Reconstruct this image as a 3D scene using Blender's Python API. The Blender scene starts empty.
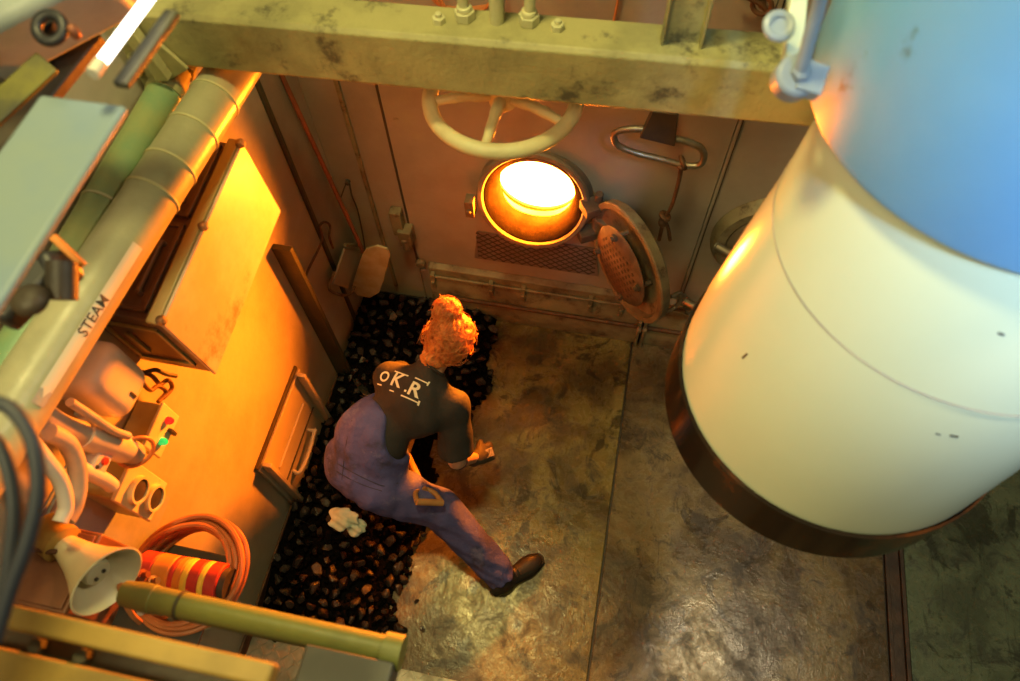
import bpy, bmesh, math, random
import numpy as np
from mathutils import Vector, Matrix, noise
from mathutils.bvhtree import BVHTree
random.seed(7)
S = bpy.context.scene
COL = S.collection
V = Vector

# ------------------------------------------------------------------ camera
YAW, PITCH, ROLL, FPX, H = -0.237759, 1.060449, -0.048188, 713.0, 3.6
fw = V((math.sin(YAW)*math.cos(PITCH), math.cos(YAW)*math.cos(PITCH), -math.sin(PITCH)))
rt = fw.cross(V((0, 0, 1))).normalized(); up = rt.cross(fw)
CR = rt*math.cos(ROLL)+up*math.sin(ROLL); CU = -rt*math.sin(ROLL)+up*math.cos(ROLL)
CO = V((0, 0, H))
cd = bpy.data.cameras.new('camera'); cam = bpy.data.objects.new('camera', cd); COL.objects.link(cam)
cam.matrix_world = Matrix(((CR.x, CU.x, -fw.x, CO.x), (CR.y, CU.y, -fw.y, CO.y), (CR.z, CU.z, -fw.z, CO.z), (0, 0, 0, 1)))
cd.sensor_width = 36.0; cd.lens = FPX*36/1020; cd.clip_start = 0.02
cd.dof.use_dof = True; cd.dof.focus_distance = 3.1; cd.dof.aperture_fstop = 2.2
S.camera = cam
S.cycles.use_denoising = True
S.cycles.max_bounces = 6
S.cycles.sample_clamp_indirect = 6.0
S.view_settings.view_transform = 'Standard'; S.view_settings.look = 'None'
S.view_settings.gamma = 1.0; S.view_settings.use_curve_mapping = False
S.view_settings.exposure = 0.0

# ------------------------------------------------------------------ world and lights
w = bpy.data.worlds.new('world'); S.world = w; w.use_nodes = True
w.node_tree.nodes['Background'].inputs[0].default_value = (0.62, 0.54, 0.27, 1)
w.node_tree.nodes['Background'].inputs[1].default_value = 0.13

def area(name, loc, target, size, power, color, shape='DISK', sy=None, spread=None):
    l = bpy.data.lights.new(name, 'AREA'); l.shape = shape; l.size = size
    if sy: l.size_y = sy
    l.energy = power; l.color = color
    if spread: l.spread = spread
    o = bpy.data.objects.new(name, l); COL.objects.link(o); o.location = loc
    o.rotation_euler = (V(target)-V(loc)).to_track_quat('-Z', 'Y').to_euler()
    return o
area('deck_lamp_near', (-0.63, 1.10, 4.5), (-0.28, 0.49, 0), 0.34, 42, (1.0, 0.86, 0.32))
area('deck_lamp_far', (1.64, 1.10, 4.5), (0.73, 0.49, 0), 0.26, 40, (1.0, 0.86, 0.56))
area('upper_lamp', (-1.0, -0.9, 5.0), (0.0, 1.2, 1.2), 0.9, 50, (1.0, 0.87, 0.40))
sk = bpy.data.lights.new('skylight', 'SPOT'); sk.energy = 1500; sk.color = (0.34, 0.64, 1.0); sk.spot_size = math.radians(23); sk.spot_blend = 1.0; sk.shadow_soft_size = .35
sko = bpy.data.objects.new('skylight', sk); COL.objects.link(sko); sko.location = (1.1, -1.5, 5.5)
sko.rotation_euler = (V((0.98, 1.0, 2.85))-V(sko.location)).to_track_quat('-Z', 'Y').to_euler()
fl_ = bpy.data.lights.new('fire_glow', 'POINT'); fl_.energy = 1150; fl_.color = (1.0, 0.19, 0.004); fl_.shadow_soft_size = .12
flo = bpy.data.objects.new('fire_glow', fl_); COL.objects.link(flo); flo.location = (-0.25, 2.32, 1.075)

# ------------------------------------------------------------------ geometry helpers
def ray(q): return CR*((q[0]-510)/FPX)+CU*((340.5-q[1])/FPX)+fw
def on(q, ax, v):
    """world point seen along q that lies on the plane ax = v"""
    d = ray(q); k = 'xyz'.index(ax); return CO+d*((v-CO[k])/d[k])

ORG = {}
def tag(o, label=None, cat=None, group=None, kind=None):
    if label: o['label'] = label
    if cat: o['category'] = cat
    if group: o['group'] = group
    if kind: o['kind'] = kind
    return o
def thing(name, label, cat, loc, group=None):
    o = bpy.data.objects.new(name, None); COL.objects.link(o); o.location = loc
    o.empty_display_size = .05; ORG[o] = V(loc)
    return tag(o, label, cat, group)

def frame(n, hint=(0, 0, 1)):
    n = V(n).normalized(); h = V(hint)
    if abs(n.dot(h.normalized())) > .98: h = V((0, 1, 0)) if abs(n.y) < .9 else V((1, 0, 0))
    a = h.cross(n).normalized(); b = n.cross(a)
    return a, b, n

class MB:
    def __init__(s): s.bm = bmesh.new()
    def quad_loft(s, rings, closed=True, cap=True):
        R = [[s.bm.verts.new(p) for p in r] for r in rings]; n = len(R[0])
        for a, b in zip(R, R[1:]):
            for i in range(n if closed else n-1):
                j = (i+1) % n
                try: s.bm.faces.new((a[i], a[j], b[j], b[i]))
                except ValueError: pass
        if cap and closed:
            s.bm.faces.new(R[0][::-1]); s.bm.faces.new(R[-1])
        return s
    def box(s, lo, hi, rot=None, piv=None):
        lo, hi = V(lo), V(hi); P = []
        for z in (lo.z, hi.z):
            P.append([V((lo.x, lo.y, z)), V((hi.x, lo.y, z)), V((hi.x, hi.y, z)), V((lo.x, hi.y, z))])
        if rot is not None:
            c = V(piv) if piv is not None else (lo+hi)/2
            P = [[rot @ (p-c)+c for p in r] for r in P]
        return s.quad_loft(P)
    def obox(s, c, ax, ay, az, sx, sy, sz):
        c = V(c); P = []
        for z in (-.5, .5):
            P.append([c+ax*(x*sx)+ay*(y*sy)+az*(z*sz) for x, y in ((-.5, -.5), (.5, -.5), (.5, .5), (-.5, .5))])
        return s.quad_loft(P)
    def bar(s, p0, p1, wd, th, hint=(0, 0, 1)):
        p0, p1 = V(p0), V(p1); a, b, n = frame(p1-p0, hint)
        return s.obox((p0+p1)/2, a, b, n, wd, th, (p1-p0).length)
    def cyl(s, p0, p1, r, r2=None, n=20):
        p0, p1 = V(p0), V(p1); a, b, _ = frame(p1-p0); r2 = r if r2 is None else r2
        return s.quad_loft([[p+(a*math.cos(t)+b*math.sin(t))*q for t in [2*math.pi*i/n for i in range(n)]] for p, q in ((p0, r), (p1, r2))])
    def lathe(s, c, axis, prof, n=32, cap=True, hint=(0, 0, 1)):
        """prof: list of (distance along axis, radius)"""
        a, b, ax = frame(axis, hint); c = V(c)
        return s.quad_loft([[c+ax*h+(a*math.cos(t)+b*math.sin(t))*max(r, 1e-4) for t in [2*math.pi*i/n for i in range(n)]] for h, r in prof], cap=cap)
    def ringlathe(s, c, axis, prof, n=48, hint=(0, 0, 1)):
        """closed profile -> solid ring"""
        a, b, ax = frame(axis, hint); c = V(c); m = len(prof)
        R = [[s.bm.verts.new(c+ax*h+(a*math.cos(t)+b*math.sin(t))*r) for h, r in prof] for t in [2*math.pi*i/n for i in range(n)]]
        for i in range(n):
            A, B = R[i], R[(i+1) % n]
            for j in range(m): s.bm.faces.new((A[j], B[j], B[(j+1) % m], A[(j+1) % m]))
        return s
    def tube(s, path, r, n=10, closed=False, smooth=True, rs=None):
        P = [V(p) for p in path]
        if smooth: P = catmull(P, closed)
        if rs: rr = [rs[min(int(i*len(rs)/len(P)), len(rs)-1)] for i in range(len(P))]
        m = len(P); rings = []; a = None
        for i, p in enumerate(P):
            d = (P[(i+1) % m]-P[i-1]) if closed else (P[min(i+1, m-1)]-P[max(i-1, 0)])
            d.normalize()
            if a is None: a = frame(d)[0]
            else: a = (a-d*a.dot(d)).normalized()
            b = d.cross(a); q = rr[i] if rs else r
            rings.append([p+(a*math.cos(t)+b*math.sin(t))*q for t in [2*math.pi*k/n for k in range(n)]])
        if closed: rings.append(rings[0]); return s.quad_loft(rings, cap=False)
        return s.quad_loft(rings)
    def torus(s, c, axis, R, r, n=48, m=12):
        return s.ringlathe(c, axis, [(r*math.cos(t), R+r*math.sin(t)) for t in [2*math.pi*i/m for i in range(m)]], n)
    def ell(s, c, rx, ry, rz, rot=None, sub=3):
        M = Matrix.Translation(V(c)) @ (rot.to_4x4() if rot is not None else Matrix.Identity(4)) @ Matrix.Diagonal((rx, ry, rz, 1))
        bmesh.ops.create_icosphere(s.bm, subdivisions=sub, radius=1, matrix=M); return s
    def prism(s, poly, c, ax, ay, th):
        c = V(c); ax = V(ax).normalized(); ay = V(ay).normalized(); n = ax.cross(ay)
        return s.quad_loft([[c+ax*x+ay*y+n*h for x, y in poly] for h in (0, th)])
    def hexnut(s, p, axis, r, h): return s.lathe(p, axis, [(0, r), (h, r)], n=6)
    def build(s, name, m, parent=None, bevel=0, smooth=True, base=None, angle=40, kind=None, sub=0):
        bm = s.bm
        bmesh.ops.recalc_face_normals(bm, faces=bm.faces[:])
        co = [v.co for v in bm.verts]
        if parent is not None: L = ORG[parent]
        else:
            L = V(base) if base is not None else V(((min(c.x for c in co)+max(c.x for c in co))/2, (min(c.y for c in co)+max(c.y for c in co))/2, min(c.z for c in co)))
        for v in bm.verts: v.co -= L
        me = bpy.data.meshes.new(name); bm.to_mesh(me); bm.free()
        ms = m if isinstance(m, (list, tuple)) else [m]
        for k in ms: me.materials.append(k)
        if smooth:
            me.polygons.foreach_set('use_smooth', [True]*len(me.polygons))
            try: me.set_sharp_from_angle(angle=math.radians(angle))
            except Exception: pass
        o = bpy.data.objects.new(name, me); COL.objects.link(o)
        if parent is not None: o.parent = parent
        else: o.location = L
        ORG[o] = L
        if bevel:
            b = o.modifiers.new('bevel', 'BEVEL'); b.width = bevel; b.segments = 2; b.limit_method = 'ANGLE'; b.angle_limit = math.radians(35)
        if kind: o['kind'] = kind
        return o

def catmull(P, closed, k=6):
    out = []; m = len(P)
    if m < 3: return P
    for i in range(m if closed else m-1):
        p0 = P[i-1] if (i > 0 or closed) else P[0]; p1 = P[i]; p2 = P[(i+1) % m]
        p3 = P[(i+2) % m] if (closed or i+2 < m) else P[-1]
        for j in range(k):
            t = j/k
            out.append(.5*((2*p1)+(p2-p0)*t+(2*p0-5*p1+4*p2-p3)*t*t+(3*p1-p0-3*p2+p3)*t**3))
    if not closed: out.append(P[-1])
    return out

# ------------------------------------------------------------------ materials
def mat(name, c1, c2=None, sc=4.0, rough=.5, rough2=None, metal=0.0, bump=0.0, bsc=40.0, c3=None, sc3=9.0, t3=.6, w3=.08, c4=None, sc4=2.0, t4=.6, emis=None, es=0, coat=0, stretch=None):
    m = bpy.data.materials.new(name); m.use_nodes = True; nt = m.node_tree; N = nt.nodes; L = nt.links
    b = N['Principled BSDF']; b.inputs['Metallic'].default_value = metal; b.inputs['Roughness'].default_value = rough
    b.inputs['Base Color'].default_value = (*c1, 1)
    if coat: b.inputs['Coat Weight'].default_value = coat; b.inputs['Coat Roughness'].default_value = .15
    tc = N.new('ShaderNodeTexCoord'); src = tc.outputs['Object']
    if stretch:
        mp = N.new('ShaderNodeMapping'); mp.inputs['Scale'].default_value = stretch; L.new(src, mp.inputs[0]); src = mp.outputs[0]
    def nz(scale, detail=6, rg=.6, off=0):
        n = N.new('ShaderNodeTexNoise'); n.inputs['Scale'].default_value = scale; n.inputs['Detail'].default_value = detail
        n.inputs['Roughness'].default_value = rg; L.new(src, n.inputs['Vector']); return n.outputs['Fac']
    def ramp(f, a, c):
        r = N.new('ShaderNodeMapRange'); r.interpolation_type = 'SMOOTHSTEP'; r.inputs[1].default_value = a; r.inputs[2].default_value = c; L.new(f, r.inputs[0]); return r.outputs[0]
    def mix(f, A, B):
        x = N.new('ShaderNodeMix'); x.data_type = 'RGBA'; L.new(f, x.inputs[0])
        for i, q in ((6, A), (7, B)):
            if isinstance(q, tuple): x.inputs[i].default_value = (*q, 1)
            else: L.new(q, x.inputs[i])
        return x.outputs[2]
    cur = None
    if c2:
        f = ramp(nz(sc), .36, .64); cur = mix(f, c1, c2)
        if rough2 is not None:
            r = N.new('ShaderNodeMapRange'); r.inputs[3].default_value = rough; r.inputs[4].default_value = rough2; L.new(f, r.inputs[0]); L.new(r.outputs[0], b.inputs['Roughness'])
    if c4: cur = mix(ramp(nz(sc4, 8, .65), t4-.08, t4+.08), cur or c1, c4)
    if c3: cur = mix(ramp(nz(sc3, 10, .72), t3-w3, t3+w3), cur or c1, c3)
    if cur is not None: L.new(cur, b.inputs['Base Color'])
    if bump:
        bp = N.new('ShaderNodeBump'); bp.inputs['Strength'].default_value = bump; bp.inputs['Distance'].default_value = .01
        L.new(nz(bsc, 6), bp.inputs['Height']); L.new(bp.outputs[0], b.inputs['Normal'])
    if emis:
        b.inputs['Emission Color'].default_value = (*emis, 1); b.inputs['Emission Strength'].default_value = es
    return m

M = {}
M['wall'] = mat('cream_wall_paint', (.46, .40, .30), (.38, .33, .24), 3, .45, .6, bump=.15, bsc=30, c3=(.12, .06, .03), sc3=7, t3=.73, w3=.03)
M['boiler'] = mat('boiler_grey_paint', (.335, .285, .220), (.275, .230, .180), 2.2, .38, .5, bump=.12, bsc=90, c3=(.09, .06, .045), sc3=6, t3=.70, w3=.05, c4=(.34, .30, .20), sc4=1.6, t4=.60)
M['boiler2'] = mat('boiler_ledge_paint', (.24, .20, .11), (.16, .11, .06), 6, .5, .65, bump=.3, bsc=60, c3=(.05, .03, .02), sc3=12, t3=.62)
M['dark2'] = mat('pad_grey', (.190, .145, .12), (.15, .115, .095), 6, .5, bump=.2)
M['soot'] = mat('furnace_soot', (.012, .009, .007), (.02, .014, .01), 9, .85, bump=.3)
M['ringpaint'] = mat('ring_scorched_paint', (.22, .165, .11), (.15, .105, .07), 7, .5, .6, bump=.25)
M['rail_rust'] = mat('rail_brown', (.085, .050, .032), (.04, .026, .02), 8, .35, .5, metal=.3, bump=.2)
M['ring'] = mat('fire_hole_casting', (.16, .12, .075), (.09, .06, .04), 8, .5, .65, bump=.3, bsc=60)
M['beam'] = mat('beam_olive_paint', (.40, .365, .16), (.27, .25, .11), 5, .45, .6, bump=.3, bsc=45, c3=(.09, .08, .045), sc3=7, t3=.60, w3=.07, c4=(.42, .40, .18), sc4=2.2, t4=.58)
M['pipe'] = mat('pipe_cream_lagging', (.42, .40, .25), (.33, .32, .20), 5, .3, .42, bump=.12, bsc=30, c3=(.25, .22, .12), sc3=6, t3=.68)
M['gpipe'] = mat('pipe_green_lagging', (.34, .34, .13), (.16, .29, .15), 2.5, .32, .45, bump=.1, bsc=30)
M['wheel'] = mat('handwheel_paint', (.58, .56, .32), (.50, .47, .26), 9, .4, .5, bump=.15, bsc=50, c3=(.25, .2, .1), sc3=14, t3=.7)
M['duct'] = mat('duct_white_paint', (.70, .74, .56), (.66, .70, .53), 1.5, .16, .24, c3=(.35, .30, .18), sc3=16, t3=.77, w3=.02)
M['ductblue'] = mat('sleeve_daylight_blue', (.22, .50, .86), (.18, .45, .84), 2, .35, .45, c3=(.10, .22, .34), sc3=9, t3=.66, w3=.04)  # blue of the daylight from above put into the sleeve colour
M['ductband'] = mat('duct_black_band', (.020, .015, .012), (.035, .020, .012), 2.5, .12, .22, c4=(.20, .055, .012), sc4=2.6, t4=.60)  # orange patches are reflections on the glossy band, painted into its colour
M['dark'] = mat('dark_steel', (.035, .03, .027), (.06, .045, .03), 6, .5, bump=.2)
M['cableblue'] = mat('cable_dark_blue', (.020, .024, .040), rough=.5)
M['black'] = mat('black_rubber', (.02, .02, .024), rough=.45)
M['boxtop'] = mat('box_unlit_dark', (.10, .07, .065), (.14, .09, .06), 5, .35, .5, bump=.1)  # shade on faces turned away from the fire, put into the colour
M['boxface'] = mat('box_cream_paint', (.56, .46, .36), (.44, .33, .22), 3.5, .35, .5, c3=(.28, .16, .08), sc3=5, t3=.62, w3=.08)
M['boxedge'] = mat('box_olive_edge', (.26, .24, .10), (.34, .28, .14), 6, .35, .5, bump=.1)
M['olive'] = mat('olive_grey_steel', (.070, .066, .036), (.05, .046, .028), 6, .5, bump=.2)
M['steel'] = mat('worn_steel', (.42, .38, .30), (.28, .22, .15), 12, .3, .5, metal=.9, bump=.1)
M['rust'] = mat('rusty_iron', (.16, .07, .03), (.09, .045, .025), 14, .55, .7, metal=.3, bump=.4, bsc=60)
M['copper'] = mat('red_brown_rod', (.30, .10, .045), (.22, .08, .04), 10, .35, .5, metal=.4)
M['scoop'] = mat('scraper_plate', (.42, .38, .22), (.34, .28, .15), 10, .45, .6, bump=.2)
M['tread'] = mat('tread_steel', (.30, .28, .22), (.20, .18, .13), 10, .35, .5, metal=.7, bump=.1)
M['coal'] = mat('coal', (.016, .0145, .014), (.034, .030, .027), 22, .12, .28, bump=.3, bsc=26)
M['coalred'] = mat('coal_brown', (.020, .011, .008), (.030, .016, .011), 30, .2, .36, bump=.3, bsc=30)
M['coaldust'] = mat('coal_dust', (.004, .004, .004), (.007, .006, .006), 40, .42, bump=.2, bsc=80)
M['stone'] = mat('pale_shale', (.16, .15, .12), (.10, .09, .07), 20, .6, bump=.4)
M['skin'] = mat('skin', (.60, .36, .25), (.55, .31, .21), 14, .5, bump=.05, bsc=120)
M['shirt'] = mat('black_cotton', (.020, .019, .022), (.028, .026, .03), 10, .8, bump=.25, bsc=60)
M['print'] = mat('shirt_print', (.80, .78, .66), rough=.7)
M['denim'] = mat('blue_violet_denim', (.105, .105, .34), (.075, .075, .25), 7, .8, bump=.9, bsc=22, c3=(.16, .15, .33), sc3=10, t3=.62, c4=(.045, .038, .085), sc4=4.5, t4=.60)
M['denimdark'] = mat('sooty_denim', (.05, .042, .07), (.08, .07, .12), 9, .85, bump=.4, bsc=60)
M['thread'] = mat('seam_thread', (.045, .04, .09), rough=.8)
M['hair'] = mat('copper_hair', (.42, .13, .035), (.55, .22, .06), 40, .45, bump=.6, bsc=110)
M['boot'] = mat('black_boot', (.02, .018, .017), (.035, .03, .026), 10, .42, .6, bump=.2)
M['sole'] = mat('boot_sole', (.015, .014, .013), rough=.7, bump=.3)
M['glove'] = mat('dark_glove', (.035, .03, .026), (.06, .045, .03), 20, .7, bump=.3)
M['patch'] = mat('glove_patch', (.40, .36, .26), (.1, .08, .06), 60, .7)
M['wood'] = mat('ash_wood', (.46, .24, .09), (.36, .17, .06), 12, .5, stretch=(1, 1, .2))
M['brownbox'] = mat('brown_varnish', (.20, .075, .03), (.13, .05, .025), 6, .4, .5, bump=.1)
M['rag'] = mat('rag_cloth', (.50, .52, .40), (.36, .42, .32), 18, .85, bump=.3)
M['horn'] = mat('horn_cream', (.70, .64, .42), (.62, .56, .36), 4, .3, .4, c3=(.35, .28, .15), sc3=30, t3=.72)
M['hose'] = mat('orange_hose', (.55, .19, .06), (.42, .13, .04), 8, .4, .5)
M['red'] = mat('red_fabric', (.60, .035, .02), (.45, .03, .02), 8, .55, bump=.1)
M['yellow'] = mat('yellow_stripe', (.85, .62, .07), rough=.45)
M['orange'] = mat('orange_fabric_edge_light', (.75, .26, .03), (.6, .2, .03), 8, .5)  # bundle cloth, and the painted firelight on the clamp edge
M['white'] = mat('off_white_enamel', (.66, .60, .54), (.58, .52, .46), 5, .35, .45)
M['conduit'] = mat('conduit_grey', (.48, .42, .36), (.36, .31, .27), 7, .4, .5, bump=.1)
M['switch'] = mat('switchbox_olive', (.40, .37, .18), (.32, .29, .14), 8, .4, .5, bump=.15)
M['rail'] = mat('rail_green_paint', (.22, .225, .05), (.17, .18, .045), 5, .4, .5, bump=.15)
M['railyellow'] = mat('rail_yellow_paint', (.40, .26, .055), (.27, .18, .04), 5, .45, .55)
M['railblock'] = mat('socket_grey_paint', (.11, .11, .085), (.08, .08, .065), 7, .45, .55)
M['panel'] = mat('pale_green_paint', (.19, .25, .26), (.15, .22, .30), 3, .45, .55)
M['greyblue'] = mat('grey_blue_paint', (.34, .38, .38), (.24, .28, .30), 4, .45, .5)
M['yellowdark'] = mat('mottled_dark_yellow', (.16, .15, .03), (.05, .05, .03), 5, .5)  # yellow mixed at random with a near-black tone
M['label'] = mat('label_white', (.60, .57, .48), rough=.5)
M['labelgrey'] = mat('label_plastic', (.60, .57, .48), rough=.45)
M['ink'] = mat('label_ink', (.05, .05, .05), rough=.5)
M['redlens'] = mat('red_lens', (.7, .02, .02), rough=.2, emis=(1, .03, .02), es=.5)
M['greenlens'] = mat('green_lens', (.02, .6, .15), rough=.2, emis=(.02, 1, .2), es=.5)
M['tubeglow'] = mat('fluorescent_glow', (1, 1, 1), emis=(1, .95, .86), es=7)
M['fire'] = mat('white_hot_fire', (.8, .4, .1), emis=(1.0, .38, .06), es=75)
M['blueghost'] = mat('lever_grey_blue', (.34, .40, .50), (.28, .33, .42), 8, .35, .45)

def floor_mat(name, A, B, Cc, D, seed):
    m = bpy.data.materials.new(name); m.use_nodes = True; nt = m.node_tree; N = nt.nodes; L = nt.links
    b = N['Principled BSDF']; tc = N.new('ShaderNodeTexCoord'); g = tc.outputs['Object']
    mp = N.new('ShaderNodeMapping'); mp.inputs['Location'].default_value = (seed, seed*1.7, 0); L.new(g, mp.inputs[0]); g = mp.outputs[0]
    def nz(sc, det=8, rg=.65, dist=0, vec=None):
        n = N.new('ShaderNodeTexNoise'); n.inputs['Scale'].default_value = sc; n.inputs['Detail'].default_value = det
        n.inputs['Roughness'].default_value = rg; n.inputs['Distortion'].default_value = dist; L.new(vec or g, n.inputs['Vector']); return n.outputs['Fac']
    def rmp(f, a, c, o0=0, o1=1):
        r = N.new('ShaderNodeMapRange'); r.interpolation_type = 'SMOOTHSTEP'
        for i, q in enumerate((a, c, o0, o1)): r.inputs[i+1].default_value = q
        L.new(f, r.inputs[0]); return r.outputs[0]
    def mix(f, P, Q):
        x = N.new('ShaderNodeMix'); x.data_type = 'RGBA'; L.new(f, x.inputs[0])
        for i, q in ((6, P), (7, Q)):
            if isinstance(q, tuple): x.inputs[i].default_value = (*q, 1)
            else: L.new(q, x.inputs[i])
        return x.outputs[2]
    f1 = nz(2.6, 9, .62, .5); c = mix(rmp(f1, .42, .58), A, B)
    f2 = nz(9, 10, .75, .6); c = mix(rmp(f2, .50, .66, 0, .8), c, Cc)
    f5 = nz(34, 6, .7); c = mix(rmp(f5, .55, .66, 0, .5), c, Cc)
    f6 = nz(16, 9, .8, 1.2); c = mix(rmp(f6, .55, .70, 0, .4), c, D)
    f7 = nz(3.6, 10, .7, 1.6); c = mix(rmp(f7, .54, .60, 0, .75), c, Cc)
    m2 = N.new('ShaderNodeMapping'); m2.inputs['Rotation'].default_value = (0, 0, .7); m2.inputs['Scale'].default_value = (12, 1.3, 1); L.new(g, m2.inputs[0])
    f3 = nz(2.4, 6, .7, .8, m2.outputs[0]); c = mix(rmp(f3, .60, .74, 0, .35), c, D)
    m3 = N.new('ShaderNodeMapping'); m3.inputs['Rotation'].default_value = (0, 0, -.95); m3.inputs['Scale'].default_value = (14, 1.6, 1); m3.inputs['Location'].default_value = (3, 5, 0); L.new(g, m3.inputs[0])
    f4 = nz(1.6, 4, .6, 1.2, m3.outputs[0]); c = mix(rmp(f4, .62, .68, 0, .45), c, Cc)
    L.new(c, b.inputs['Base Color'])
    b.inputs['Metallic'].default_value = .12
    L.new(rmp(f2, .35, .7, .16, .46), b.inputs['Roughness'])
    bp = N.new('ShaderNodeBump'); bp.inputs['Strength'].default_value = .40; bp.inputs['Distance'].default_value = .003
    L.new(nz(38, 8, .7, .4), bp.inputs['Height'])
    bp2 = N.new('ShaderNodeBump'); bp2.inputs['Strength'].default_value = .3; bp2.inputs['Distance'].default_value = .01
    L.new(nz(6, 4), bp2.inputs['Height']); L.new(bp.outputs[0], bp2.inputs['Normal']); L.new(bp2.outputs[0], b.inputs['Normal'])
    return m
FA = floor_mat('floor_steel_brown', (.245, .190, .062), (.100, .068, .024), (.030, .020, .010), (.34, .28, .13), 0)
FB = floor_mat('floor_steel_tan', (.205, .155, .075), (.090, .062, .032), (.030, .020, .012), (.30, .24, .14), 4)
FC = floor_mat('floor_steel_green', (.13, .165, .105), (.075, .095, .062), (.020, .024, .016), (.24, .28, .20), 9)

BY = 2.15     # boiler front
WX = -1.37    # left wall

for k_ in ('soot', 'coaldust'): M[k_].node_tree.nodes['Principled BSDF'].inputs['Specular IOR Level'].default_value = 0.0
# ------------------------------------------------------------------ setting
MB().box((WX, -1.6, -.08), (3.4, BY+.3, -.012)).build('floor', M['dark'], kind='structure')
MB().box((WX, -1.5, -.012), (.214, 2.085, 0)).build('floor_plate', FA, bevel=.003, kind='structure', base=(0, 0, 0))
MB().box((.224, -1.5, -.012), (1.553, 2.085, 0)).build('floor_plate', FB, bevel=.003, kind='structure', base=(0, 0, 0))
MB().box((1.655, -1.5, -.012), (3.4, 2.085, 0)).build('floor_plate', FC, bevel=.003, kind='structure', base=(0, 0, 0))
rl = MB(); rl.box((1.560, -1.5, -.012), (1.578, 2.085, .010)); rl.box((1.578, -1.5, -.012), (1.630, 2.085, -.004)); rl.box((1.630, -1.5, -.012), (1.648, 2.085, .012))
rl.build('trim_1', M['rail_rust'], bevel=.002, kind='structure')
MB().box((WX-.05, -1.6, -.08), (WX, BY, 2.62)).build('wall_left', M['wall'], kind='structure')
# vertical flanges on the wall: a short steel stiffener and the full corner strip
def strip(y0, y1, z0, z1, d, m):
    mb = MB(); mb.box((WX, y0, z0), (WX+d, y1, z1)); return mb.build('trim_2', m, bevel=.003, kind='structure')
strip(1.535, 1.562, 0, 1.235, .085, M['olive'])
strip(1.865, 1.885, .1, 2.3, .018, M['olive'])
strip(1.885, 2.149, 0, 2.3, .006, M['boiler'])
kb = MB(); kb.box((WX+.001, -1.5, 0), (WX+.012, 1.53, .085)); kb.build('baseboard_left', M['rust'], bevel=.002, kind='structure')

# ------------------------------------------------------------------ boiler
bo = thing('boiler', 'broad grey-brown steel boiler front with a glowing open fire hole', 'boiler', (0.4, BY, 0))
RC = V((-.365, 2.0, 1.10))   # centre of the fire ring
R2 = on((779, 250), 'y', 2.10)                                # second fire hole
# front plate with the round opening: outer rectangle bridged to the circle
def plate_with_hole(mb, x0, x1, z0, z1, c, r, y0, y1, n=48):
    for y in (y0, y1):
        cir = [mb.bm.verts.new((c.x+r*math.cos(2*math.pi*i/n+math.pi/4), y, c.z+r*math.sin(2*math.pi*i/n+math.pi/4))) for i in range(n)]
        rec = []
        for i in range(n):
            t = 2*math.pi*i/n+math.pi/4; dx, dz = math.cos(t), math.sin(t); ks = []
            if dx > 1e-6: ks.append((x1-c.x)/dx)
            if dx < -1e-6: ks.append((x0-c.x)/dx)
            if dz > 1e-6: ks.append((z1-c.z)/dz)
            if dz < -1e-6: ks.append((z0-c.z)/dz)
            k = min(ks); rec.append(mb.bm.verts.new((c.x+dx*k, y, c.z+dz*k)))
        for i in range(n):
            j = (i+1) % n; mb.bm.faces.new((cir[i], cir[j], rec[j], rec[i]))
        if y == y0: first = cir
        else:
            for i in range(n):
                j = (i+1) % n; mb.bm.faces.new((first[i], first[j], cir[j], cir[i]))
mb = MB(); plate_with_hole(mb, -1.02, .40, .30, 1.90, RC, .180, BY, BY+.03)
mb.box((WX-.05, BY+.004, 0), (-1.024, BY+.03, 2.9)); mb.box((-1.02, BY+.002, 1.904), (.40, BY+.03, 2.9)); mb.box((.404, BY+.003, 0), (3.4, BY+.03, 2.9)); mb.box((-1.02, BY+.002, 0), (.40, BY+.03, .298))
mb.build('front_plate', M['boiler'], bo, bevel=.002)
# casing corner strip and seam cover strips
mb = MB(); mb.box((-1.205, BY-.012, .1), (-1.185, BY+.004, 2.9)); mb.build('seam_strip', M['boiler2'], bo, bevel=.003)
mb = MB(); mb.box((.418, BY-.004, .35), (.422, BY+.004, 2.9)); mb.build('seam_strip', M['dark'], bo)
mb = MB(); mb.box((-1.03, BY-.004, .35), (-1.022, BY+.004, 2.9)); mb.build('seam_strip', M['dark'], bo)
# ledge at the foot of the boiler
def ledge(x0, x1, nm='ash_ledge'):
    prof = [(BY, .40), (2.115, .385), (2.115, .30), (2.095, .27), (2.095, .15), (2.075, .12), (2.075, .0), (BY, .0)]
    return MB().quad_loft([[V((x, y, z)) for y, z in prof] for x in (x0, x1)]).build(nm, M['boiler2'], bo, bevel=.004)
ledge(-.955, .235); ledge(.265, 3.4)
mb = MB(); mb.cyl((-.9, 2.078, .175), (.22, 2.078, .175), .013); mb.cyl((.28, 2.078, .175), (3.3, 2.078, .175), .013); mb.build('ledge_rod', M['rust'], bo)
mb = MB(); mb.cyl((-.93, 2.10, .335), (.22, 2.10, .335), .008); mb.cyl((.29, 2.10, .335), (3.3, 2.10, .335), .008); mb.build('ledge_rod', M['boiler2'], bo)
for x in (.235, .265):
    mb = MB(); mb.box((x-.008, 2.05, .0), (x+.008, 2.12, .26)); mb.cyl((x-.012, 2.05, .2), (x+.012, 2.05, .2), .02); mb.build('ledge_bracket', M['boiler2'], bo, bevel=.003)
for x in (-.93, -.60, -.42, -.05, .12):
    mb = MB(); mb.box((x-.012, 2.085, .24), (x+.012, 2.12, .36)); mb.lathe((x, 2.085, .3), (0, -1, 0), [(0, .012), (.012, .01)], n=8); mb.build('ledge_clip', M['boiler2'], bo, bevel=.002)
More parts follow.
